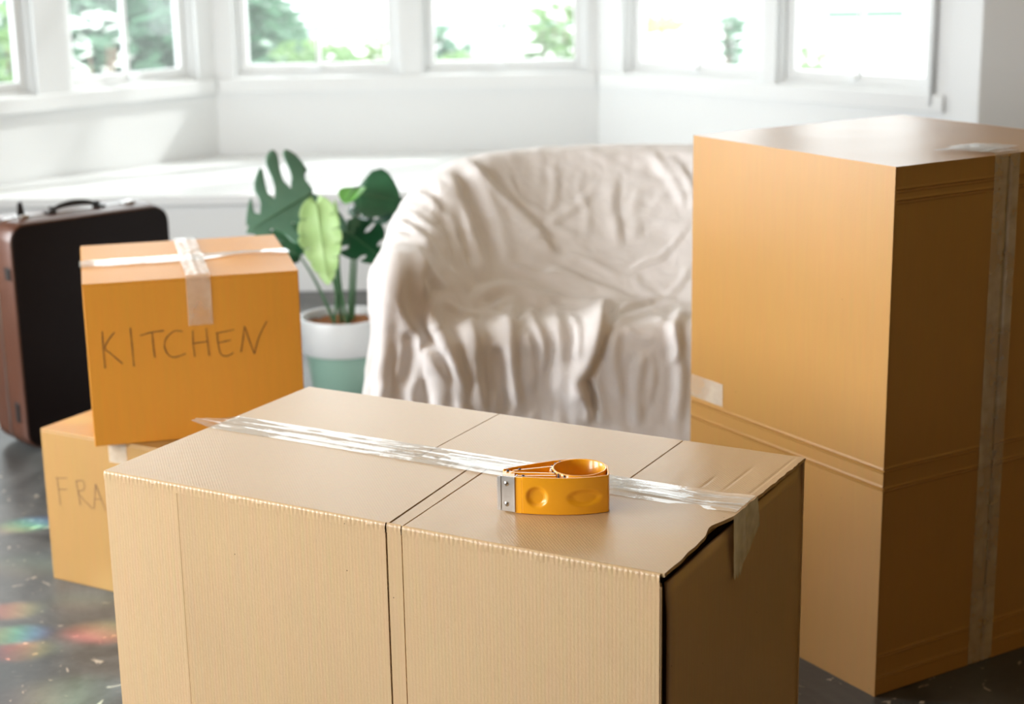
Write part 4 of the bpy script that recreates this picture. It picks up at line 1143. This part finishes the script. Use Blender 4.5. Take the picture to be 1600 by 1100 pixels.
FOLDS = [
 ([(560, 160), (600, 240), (690, 300)], 0.006, 9, 's'),
 ([(700, 120), (720, 200), (700, 290)], 0.005, 10, 'r'),
 ([(820, 130), (800, 220), (830, 300), (820, 400)], 0.005, 10, 'r'),
 ([(1010, 200), (1000, 300), (1020, 400)], 0.006, 9, 's'),
 ([(560, 470), (640, 500), (740, 520)], 0.008, 10, 'r'),
 ([(760, 440), (850, 470), (950, 520)], 0.006, 9, 'r'),
 ([(330, 600), (400, 640), (470, 650)], 0.009, 10, 'r'),
 ([(310, 680), (380, 740), (400, 860)], 0.012, 12, 's'),
 ([(620, 700), (650, 790), (640, 930)], 0.009, 10, 's'),
 ([(760, 640), (800, 700), (790, 800)], 0.008, 11, 'r'),
 ([(700, 580), (780, 600), (860, 600)], 0.009, 11, 'r'),
 ([(960, 680), (1000, 720), (1060, 730)], 0.007, 9, 'r'),
 ([(1050, 760), (1060, 850), (1040, 960)], 0.009, 11, 's'),
 ([(385, 120), (420, 220), (480, 350), (530, 500)], -0.016, 26, 'r'),
 ([(400, 100), (470, 175), (560, 265), (650, 350), (730, 470)], 0.016, 20, 's'),
 ([(345, 150), (395, 280), (440, 420), (480, 540)], 0.012, 18, 'r'),
 ([(300, 170), (350, 250), (375, 380), (400, 500)], 0.010, 16, 'r'),
 ([(430, 140), (520, 240), (590, 300)], 0.006, 9, 'r'),
 ([(235, 225), (300, 260), (360, 330)], 0.007, 12, 'r'),
 ([(170, 320), (240, 360), (310, 430)], 0.009, 11, 'r'),
 ([(140, 370), (220, 380), (300, 410)], 0.008, 10, 'r'),
 ([(200, 290), (270, 330), (330, 390), (350, 470)], 0.008, 12, 'r'),
 ([(240, 420), (290, 500), (340, 560)], 0.010, 13, 'r'),
 ([(110, 420), (95, 600), (60, 760), (40, 900)], 0.010, 18, 'r'),
 ([(165, 420), (150, 560), (140, 720), (110, 900)], 0.012, 20, 'r'),
 ([(215, 430), (195, 560), (205, 640), (290, 760), (390, 930)], 0.022, 17, 's'),
 ([(250, 470), (265, 560), (300, 660), (370, 800), (420, 940)], 0.014, 18, 'r'),
 ([(300, 560), (290, 660), (300, 720)], 0.012, 14, 't'),
 ([(215, 690), (225, 780), (205, 900)], -0.014, 20, 'r'),
 ([(440, 620), (470, 575), (560, 555), (680, 590), (740, 600)], 0.016, 20, 'r'),
 ([(420, 650), (450, 720), (460, 850), (490, 980)], 0.020, 20, 's'),
 ([(500, 640), (540, 600), (600, 600)], 0.010, 14, 'r'),
 ([(575, 600), (575, 690), (580, 850), (610, 1000)], 0.018, 18, 's'),
 ([(470, 640), (520, 660), (575, 690)], 0.008, 9, 'r'),
 ([(640, 640), (610, 660), (575, 690)], 0.008, 9, 'r'),
 ([(650, 600), (640, 660), (680, 740), (670, 860)], 0.010, 14, 'r'),
 ([(700, 620), (730, 680), (740, 800), (720, 960)], 0.009, 20, 'r'),
 ([(525, 740), (540, 850), (560, 980)], -0.016, 20, 'r'),
 ([(900, 590), (885, 680), (835, 810), (800, 880), (860, 1020)], 0.040, 17, 's'),
 ([(830, 860), (850, 930), (855, 1020)], -0.030, 14, 'r'),
 ([(890, 665), (960, 635), (1060, 600), (1150, 590)], 0.011, 10, 'r'),
 ([(890, 690), (980, 650), (1080, 620), (1180, 610)], 0.010, 10, 'r'),
 ([(920, 640), (1000, 610), (1100, 580)], 0.010, 10, 'r'),
 ([(1060, 660), (1120, 690), (1140, 760), (1100, 830)], 0.010, 13, 'r'),
 ([(1170, 620), (1130, 700), (1150, 850), (1130, 1050)], 0.016, 18, 'r'),
 ([(930, 700), (920, 800), (950, 950)], 0.010, 18, 'r'),
 ([(1020, 760), (1000, 880), (1000, 1030)], 0.012, 18, 'r'),
 ([(940, 150), (925, 260), (935, 330), (950, 420)], 0.009, 10, 's'),
 ([(1195, 320), (1090, 440), (1040, 460), (960, 500)], 0.008, 9, 'r'),
 ([(1040, 90), (1120, 170), (1180, 290)], 0.012, 16, 'r'),
 ([(1100, 100), (1170, 180), (1210, 290)], 0.012, 16, 'r'),
 ([(680, 470), (800, 520), (900, 560), (1010, 600)], 0.014, 15, 's'),
 ([(640, 380), (720, 360), (830, 380)], 0.005, 14, 'r'),
 ([(850, 220), (780, 280), (690, 330)], 0.005, 14, 'r'),
 ([(1000, 500), (1010, 550), (1080, 580)], 0.006, 10, 'r'),
 ([(1180, 480), (1150, 540), (1100, 580)], 0.008, 10, 'r'),
]
P, nx, ny = drape()
P = sculpt(P); ny, nx = P.shape[:2]
W = nx
me = bpy.data.meshes.new('dust_sheet')
me.from_pydata(P.reshape(-1, 3).tolist(), [], [(j * W + i, j * W + i + 1, (j + 1) * W + i + 1, (j + 1) * W + i) for j in range(ny - 1) for i in range(nx - 1)])
me.polygons.foreach_set('use_smooth', [True] * len(me.polygons))
me.materials.append(M['sheet'])
sheet_o = bpy.data.objects.new('dust_sheet', me); C.objects.link(sheet_o)
tag(sheet_o, 'off-white crumpled dust sheet draped over the sofa', 'dust sheet')

sofa = empty('sofa', (SX, SYC, 0))
mb = MB()
rows = []
for k, p in enumerate(U_PTS):
    p = Vector((*p, 0)); a = Vector((*U_PTS[max(k - 1, 0)], 0)); b = Vector((*U_PTS[min(k + 1, len(U_PTS) - 1)], 0))
    tg = (b - a).normalized(); nr = Vector((-tg.y, tg.x, 0)); zt = float(wall_top(np.array([p.y]))[0]) - 0.02
    for off, z in ((-0.06, 0.10), (-0.06, zt - 0.05), (-0.03, zt - 0.01), (0.03, zt - 0.01), (0.06, zt - 0.05), (0.06, 0.10)):
        q = p + nr * off - Vector((SX, SYC, 0)); rows.append((q.x, q.y, z))
n = len(U_PTS)
mb.add(rows, [(6 * i + a, 6 * i + (a + 1) % 6, 6 * i + 6 + (a + 1) % 6, 6 * i + 6 + a) for i in range(n - 1) for a in range(6)] + [tuple(range(6)), tuple(range(6 * n - 1, 6 * n - 7, -1))])
o = mb.build('tub_back', M['sofa'], sofa); smooth_angle(o, 40)
mb = MB(); mb.box(-0.56, 0.56, -0.32, 0.32, 0.10, 0.24); mb.build('seat_base', M['sofa'], sofa, bevel=0.02)
mb = MB(); mb.box(-0.55, 0.55, -0.325, 0.31, 0.245, 0.43); mb.build('seat_cushion', M['sofa'], sofa, bevel=0.03, seg=3)
for sx in (-1, 1):
    for sy in (-1, 1):
        mb = MB(); mb.lathe([(0.0001, 0.0), (0.016, 0.0), (0.024, 0.10), (0.0001, 0.10)], 14, sx * 0.5, sy * 0.27)
        mb.build('leg', M['wood_leg'], sofa, smooth=True)
tag(sofa, 'rounded tub sofa hidden beneath the off-white dust sheet', 'sofa')

# ------------------------------------------------------------------ potted monstera
PX, PY = -0.572, 5.52
pot = empty('plant_pot', (PX, PY, 0))
mb = MB(); mb.lathe([(0.0001, 0.0), (0.100, 0.0), (0.104, 0.006), (0.128, 0.205), (0.120, 0.205), (0.098, 0.012), (0.0001, 0.012)], 56)
o = mb.build('pot_body', M['pot_green'], pot); smooth_angle(o, 40)
mb = MB(); mb.lathe([(0.128, 0.203), (0.141, 0.205), (0.146, 0.212), (0.150, 0.318), (0.147, 0.324), (0.139, 0.324), (0.134, 0.314), (0.129, 0.212), (0.128, 0.203)], 56)
o = mb.build('pot_rim', M['pot_white'], pot); smooth_angle(o, 40)
tag(pot, 'sage green plant pot with broad white rim beside the sofa', 'plant pot')

plant = empty('monstera_plant', (PX, PY, 0.29))
mb = MB()
mb.lathe([(0.0001, -0.002), (0.128, -0.002)], 40)
random.seed(4)
for k in range(230):
    r = 0.125 * math.sqrt(random.random()); a = random.random() * 2 * PI
    c = Vector((r * math.cos(a), r * math.sin(a), 0.002)); s = random.uniform(0.007, 0.017)
    R = Matrix.Rotation(random.random() * 6, 3, 'Z') @ Matrix.Rotation(random.uniform(-0.7, 0.7), 3, 'X')
    vs = [c + R @ Vector((x * s, y * s * 0.6, z * s * 0.35)) for x, y, z in ((-1, -1, -1), (1, -1, -1), (1, 1, -1), (-1, 1, -1), (-0.8, -0.9, 1), (0.9, -0.7, 1), (0.8, 0.9, 1), (-0.9, 0.7, 1))]
    mb.add(vs, [(0, 3, 2, 1), (4, 5, 6, 7), (0, 1, 5, 4), (1, 2, 6, 5), (2, 3, 7, 6), (3, 0, 4, 7)])
o = mb.build('bark_mulch', M['bark'], plant); tag(o, kind='stuff')

def pix(px, py, Y):
    x = (px - 800) / F_PX; y = (550 - py) / F_PX
    d = _r2 * x + _u2 * y + _fw
    return Vector((0, 0, EYE)) + d * (Y / d.y)
def make_leaf(name, base, tip, nrm, width, lobes, gap, mat, droop=0.15, cup=0.15, r0=0.42, skew=0.0, wav=0.0, seed=0):
    base, tip = Vector(base), Vector(tip)
    ax = tip - base; ln = ax.length; ax.normalize()
    nrm = Vector(nrm); nrm = (nrm - ax * nrm.dot(ax)).normalized()
    sd = nrm.cross(ax)
    mb = MB()
    def outline(t):      # half width (fraction) and along shift for a heart outline; t 0 base .. 1 tip
        w = (math.sin(PI * min(1, t ** 0.62)) ** 0.75) * 0.5
        return w, -0.10 * math.exp(-(t / 0.16) ** 2)
    for sg in (-1, 1):
        edges = [i / lobes for i in range(lobes + 1)]
        for li in range(lobes):
            a, b = edges[li], edges[li + 1]; tc = (a + b) / 2
            g = gap if lobes > 1 else 0
            nc, nr_ = 6, 10
            vs = []
            for r in range(nr_ + 1):
                rr_ = r / nr_
                for c in range(nc + 1):
                    t = a + (b - a) * c / nc
                    pin = 1 - g * sstep(r0, r0 + 0.22, rr_) * (1 - 0.45 * sstep(0.6, 1.0, rr_))
                    te = tc + (t - tc) * pin
                    w, shf = outline(max(0.004, min(0.996, te)))
                    # outer edges of lobes rounded
                    endr = 1 - (0.10 * (2 * (c / nc) - 1) ** 4 if lobes > 1 else 0)
                    s_ = w * width * rr_ * endr
                    al = te * ln + shf * ln * rr_ + (0.22 + skew) * s_
                    h = cup * s_ * s_ / width * 2 - cup * s_ * 0.5 - droop * ln * (al / ln) ** 2 + wav * math.sin(te * 17 + sg + seed) * rr_ * width
                    p = base + ax * al + sd * (sg * s_) + nrm * h
                    vs.append(p - Vector((PX, PY, 0.29)))
            Wd = nc + 1
            fs = [(r * Wd + c, r * Wd + c + 1, (r + 1) * Wd + c + 1, (r + 1) * Wd + c) for r in range(nr_) for c in range(nc)]
            if sg < 0: fs = [f[::-1] for f in fs]
            mb.add(vs, fs)
    o = mb.build(name, mat, plant, smooth=True, fix=False)
    w_ = o.modifiers.new('weld', 'WELD'); w_.merge_threshold = 0.0004
    s_ = o.modifiers.new('thick', 'SOLIDIFY'); s_.thickness = 0.0014; s_.offset = 0
    # midrib
    mb = MB()
    pts = [base + ax * (ln * u) + nrm * (-droop * ln * u * u + 0.0012) - Vector((PX, PY, 0.29)) for u in [i / 10 for i in range(10)]]
    mb.tube(pts, [0.0034 * (1 - 0.8 * i / 10) for i in range(10)], 6)
    mb.build('midrib', mat if mat is M['leaf_pale'] else M['stem'], o, smooth=True)
    return base
def stalk(foot, top, bow=(0, 0, 0), r=0.0065):
    f, tpv = Vector(foot), Vector(top); bow = Vector(bow)
    pts = []
    for i in range(13):
        u = i / 12
        pts.append(f * (1 - u) + tpv * u + bow * (4 * u * (1 - u)) - Vector((PX, PY, 0.29)))
    mb = MB(); mb.tube(pts, [r * (1 - 0.45 * i / 12) for i in range(13)], 8)
    mb.build('leaf_stalk', M['stem'], plant, smooth=True)
foot = lambda dx, dy: (PX + dx, PY + dy, 0.285)
# big split leaf, upper left
b = make_leaf('leaf', pix(488, 302, 5.50), pix(388, 358, 5.34), (0.25, -0.82, 0.50), 0.38, 4, 0.46, M['leaf_mid'], 0.12, 0.25, 0.30, -0.50)
stalk(foot(0.0, 0.0), b, (0.0, 0, 0.03))
b = make_leaf('leaf', pix(468, 400, 5.62), pix(408, 366, 5.66), (0.0, -0.75, 0.65), 0.20, 1, 0, M['leaf_dark'], 0.2, 0.2)
stalk(foot(-0.03, 0.03), b, (0, 0, 0.02))
# pale young leaf hanging towards the viewer
b = make_leaf('leaf', pix(494, 318, 5.37), pix(514, 446, 5.27), (-0.12, -0.96, 0.25), 0.145, 6, 0.05, M['leaf_pale'], -0.02, 0.45, 0.6, -0.1, 0.05, 2)
stalk(foot(-0.03, -0.03), b, (0.03, 0.05, 0.02), 0.005)
# heart leaf, upper right
b = make_leaf('leaf', pix(556, 304, 5.50), pix(622, 306, 5.46), (0.0, -0.70, 0.72), 0.20, 1, 0, M['leaf_dark'], 0.25, 0.5, 0.55)
stalk(foot(0.02, 0.0), b, (0.0, 0, 0.02))
b = make_leaf('leaf', pix(560, 292, 5.46), pix(538, 306, 5.38), (-0.4, -0.7, 0.6), 0.10, 1, 0, M['leaf_fresh'], 0.30, 0.4)  # left lobe of the heart leaf, light put into its colour
b = make_leaf('leaf', pix(562, 316, 5.53), pix(640, 336, 5.44), (0.1, -0.40, 0.90), 0.22, 4, 0.30, M['leaf_shiny'], 0.12, 0.2, 0.4, -0.2)
stalk(foot(0.03, 0.03), b, (0.0, 0, 0.02))
b = make_leaf('leaf', pix(534, 356, 5.52), pix(604, 404, 5.42), (0.1, -0.60, 0.78), 0.20, 3, 0.22, M['leaf_dark'], 0.10, 0.35, 0.4, -0.2)
stalk(foot(0.02, -0.02), b, (-0.02, 0, 0.02))
# rolled new leaf
mb = MB(); q0, q1 = pix(527, 352, 5.48), pix(523, 312, 5.48)
mb.tube([q0 - Vector((PX, PY, 0.29)) + (q1 - q0) * u for u in (0, 0.3, 0.7, 1)], [0.003, 0.008, 0.007, 0.002], 8)
mb.build('rolled_leaf', M['leaf_pale'], plant, smooth=True)
stalk(foot(-0.01, 0.02), q0, (0, 0, 0.0), 0.005)
tag(plant, 'green monstera plant with split leaves growing in the pot', 'plant')

# ------------------------------------------------------------------ garden outside the windows
mb = MB(); mb.box(-40, 40, 9.2, 60, -0.5, -0.4); mb.box(-40, -3.7, -10, 9.2, -0.5, -0.4)
tag(mb.build('garden_ground', M['paving']), 'pale sunlit paving outside the windows', 'ground', kind='structure')
gw = empty('garden_wall', (2, 30, -0.4))
for i in range(10):
    mb = MB(); mb.box(-25 + i * 5, -25 + i * 5 + 4.96, 0, 0.2, 0, 2.4); mb.build('wall_panel', M['garden_wall'], gw)
tag(gw, 'white garden wall far behind the windows', 'wall')
_rp = pix(1352, 22, 22)
rail = empty('garden_rail', (_rp.x, 22, -0.4))
_rz = _rp.z + 0.4 - 0.05
for z in (_rz,):
    mb = MB(); mb.box(-0.5, 0.5, -0.04, 0.04, z, z + 0.10); mb.build('rail_bar', M['rail_green'], rail)
for x in (-0.4, 0.4):
    mb = MB(); mb.box(x - 0.02, x + 0.02, -0.03, 0.03, 0, _rz); mb.build('rail_post', M['garden_wall'], rail)
tag(rail, 'green painted rail seen through the right-hand window', 'rail')

def shrub(px, py_top, Y, wid, n, mat, label, lsize=0.12, hscale=1.0, seed=1, group=None):
    rnd = random.Random(seed)
    top = pix(px, py_top, Y)
    h = max(0.5, (top.z + 0.4)) * hscale
    root = empty('garden_shrub', (top.x, Y, -0.4))
    mb = MB()
    for k in range(n):
        while True:
            x, y, z = rnd.uniform(-1, 1), rnd.uniform(-1, 1), rnd.uniform(0, 1)
            if x * x + y * y + (2 * z - 1) ** 2 * 0.8 < 1.0: break
        c = Vector((x * wid / 2, y * wid / 2, 0.08 * h + z * h * 0.95))
        s = lsize * rnd.uniform(0.6, 1.3)
        R = Matrix.Rotation(rnd.random() * 6.28, 3, 'Z') @ Matrix.Rotation(rnd.uniform(-0.9, 0.9), 3, 'X') @ Matrix.Rotation(rnd.uniform(-0.6, 0.6), 3, 'Y')
        vs = [c + R @ Vector(p) * s for p in ((-1, 0, 0), (-0.3, -0.38, 0.05), (0.5, -0.32, 0.0), (1, 0, -0.18), (0.5, 0.32, 0), (-0.3, 0.38, 0.05), (0.1, 0, -0.08))]
        mb.add(vs, [(0, 1, 6), (1, 2, 6), (2, 3, 6), (3, 4, 6), (4, 5, 6), (5, 0, 6)])
    f = mb.build('foliage', mat, root, fix=False); tag(f, kind='stuff')
    mb = MB()
    for k in range(5):
        a = rnd.random() * 6.28
        mb.tube([(0.03 * math.cos(a), 0.03 * math.sin(a), 0), (0.1 * wid * math.cos(a), 0.1 * wid * math.sin(a), 0.4 * h), (0.25 * wid * math.cos(a), 0.25 * wid * math.sin(a), 0.8 * h)], [0.02, 0.014, 0.006], 6)
    mb.build('stem', M['wood_leg'], root, smooth=True)
    tag(root, label, 'shrub', group)
# left bay windows: deep green
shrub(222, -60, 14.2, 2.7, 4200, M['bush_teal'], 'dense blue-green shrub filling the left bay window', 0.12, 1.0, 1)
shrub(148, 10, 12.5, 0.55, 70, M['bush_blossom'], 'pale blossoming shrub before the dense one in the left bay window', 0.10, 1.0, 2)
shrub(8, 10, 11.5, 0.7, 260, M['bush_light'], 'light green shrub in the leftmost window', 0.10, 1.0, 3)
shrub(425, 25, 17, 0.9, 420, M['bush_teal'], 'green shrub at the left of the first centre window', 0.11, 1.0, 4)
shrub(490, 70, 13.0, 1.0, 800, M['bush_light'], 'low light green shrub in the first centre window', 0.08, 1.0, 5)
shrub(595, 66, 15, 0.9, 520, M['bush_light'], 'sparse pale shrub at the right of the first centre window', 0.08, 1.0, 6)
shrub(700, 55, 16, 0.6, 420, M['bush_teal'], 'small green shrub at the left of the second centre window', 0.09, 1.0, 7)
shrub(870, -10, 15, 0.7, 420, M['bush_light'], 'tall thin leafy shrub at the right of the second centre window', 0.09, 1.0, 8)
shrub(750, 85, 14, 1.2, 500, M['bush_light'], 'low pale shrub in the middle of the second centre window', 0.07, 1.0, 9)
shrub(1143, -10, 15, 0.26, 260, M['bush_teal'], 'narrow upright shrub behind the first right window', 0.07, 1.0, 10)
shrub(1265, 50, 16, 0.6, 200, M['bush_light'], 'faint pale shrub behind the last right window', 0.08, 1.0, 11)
# long horizontal branch seen through the centre windows
c0, c1 = pix(640, 36, 18), pix(930, 38, 18)
# flower
fb = pix(1034, 46, 14)
fl = empty('garden_flower', (fb.x, 14, -0.4))
mb = MB(); mb.tube([(0, 0, 0), (0.02, 0, (fb.z + 0.4) * 0.6), (0, 0, fb.z + 0.4)], [0.03, 0.025, 0.02], 8); mb.build('flower_stem', M['bush_teal'], fl, smooth=True)
for k, a in enumerate((-75, -35, 0, 30, 65)):
    a = math.radians(a); z0 = fb.z + 0.38
    mb = MB(); d = Vector((math.sin(a), -0.1, math.cos(a) * 0.8))
    s = Vector((d.z, 0, -d.x)) * 0.05
    p0 = Vector((0, 0, z0)); p1 = p0 + d * 0.12; p2 = p0 + d * 0.28
    mb.add([p0, p1 + s, p2, p1 - s, p1 + Vector((0, -0.02, 0))], [(0, 1, 4), (1, 2, 4), (2, 3, 4), (3, 0, 4)])
    mb.build('petal', M['flower'], fl)
tag(fl, 'orange spiky flower seen through the first right window', 'flower')
mb = MB(); bb = pix(780, 40, 19)
mb.box(-3.2, 3.2, -0.05, 0.05, bb.z - 0.03, bb.z + 0.03)
hb = mb.build('garden_wire', M['rail_green']); hb.location = (bb.x, 19, 0)
tag(hb, 'thin green horizontal rail seen through the centre windows', 'rail')
for x in (-3, 0, 3):
    mb = MB(); mb.box(x - 0.03, x + 0.03, -0.03, 0.03, -0.4, bb.z - 0.03); mb.build('rail_post', M['garden_wall'], hb)
hb.name = 'garden_fence'

# ------------------------------------------------------------------ added coloured spot lights that cast the rainbow patches
def rainbow(px, py, z, ang, rot, power, flip=False, src=(-3.2, 3.35, 1.95), stops=None):
    x = (px - 800) / F_PX; y = (550 - py) / F_PX
    d = _r2 * x + _u2 * y + _fw
    tgt = Vector((0, 0, EYE)) + d * ((z - EYE) / d.z)
    ld = bpy.data.lights.new('prism_beam', 'SPOT')
    ld.energy = power; ld.spot_size = math.radians(ang); ld.spot_blend = 0.9; ld.shadow_soft_size = 0.004
    ld.use_nodes = True
    nt = ld.node_tree
    em = [n for n in nt.nodes if n.type == 'EMISSION'][0]
    tc = N(nt, 'ShaderNodeTexCoord'); sp = N(nt, 'ShaderNodeSeparateXYZ'); nt.links.new(tc.outputs['Normal'], sp.inputs[0])
    mr = N(nt, 'ShaderNodeMapRange'); a = math.tan(math.radians(ang / 2)) * 0.8
    mr.inputs['From Min'].default_value = -a; mr.inputs['From Max'].default_value = a
    nt.links.new(sp.outputs['Y'], mr.inputs['Value'])
    cr = N(nt, 'ShaderNodeValToRGB'); e = cr.color_ramp.elements
    cols = stops or [(0.9, 0.02, 0.02), (1, 0.35, 0.03), (0.9, 0.9, 0.1), (0.05, 0.9, 0.25), (0.02, 0.55, 0.8), (0.1, 0.08, 0.9)]
    if flip: cols = cols[::-1]
    e[0].position = 0; e[0].color = (*cols[0], 1); e[1].position = 1; e[1].color = (*cols[-1], 1)
    for i, c in enumerate(cols[1:-1]):
        q = e.new((i + 1) / (len(cols) - 1)); q.color = (*c, 1)
    nt.links.new(mr.outputs[0], cr.inputs[0]); nt.links.new(cr.outputs[0], em.inputs['Color'])
    o = bpy.data.objects.new('prism_beam', ld); C.objects.link(o)
    o.location = src
    q = (tgt - Vector(src)).to_track_quat('-Z', 'Y') @ Matrix.Rotation(math.radians(rot), 3, 'Z').to_quaternion()
    o.rotation_euler = q.to_euler()
RED = [(0.25, 0.0, 0.01), (0.95, 0.04, 0.02), (0.95, 0.28, 0.04), (0.6, 0.45, 0.08), (0.1, 0.25, 0.1)]
COOL = [(0.7, 0.25, 0.05), (0.55, 0.75, 0.2), (0.1, 0.8, 0.45), (0.05, 0.45, 0.75), (0.08, 0.08, 0.5)]
PASTEL = [(0.6, 0.25, 0.2), (0.6, 0.5, 0.2), (0.3, 0.6, 0.35), (0.3, 0.5, 0.55), (0.3, 0.3, 0.5)]
for a in ((42, 820, 0, 3.0, 20, 1100, False, COOL), (18, 955, 0, 2.8, 0, 1000, False, RED), (24, 992, 0, 2.8, 0, 1300, False, COOL), (34, 1018, 0, 2.8, 0, 1500, False, RED),
          (160, 988, 0, 3.4, 35, 1100, False, RED), (120, 1088, 0, 5.0, 10, 800, False, PASTEL), (150, 935, 0, 4.0, 60, 260, False, PASTEL), (60, 880, 0, 5.0, 30, 300, False, PASTEL),
          (128, 656, 0.40, 2.2, 0, 170, False, COOL)):
    rainbow(*a[:6], flip=a[6], stops=a[7])
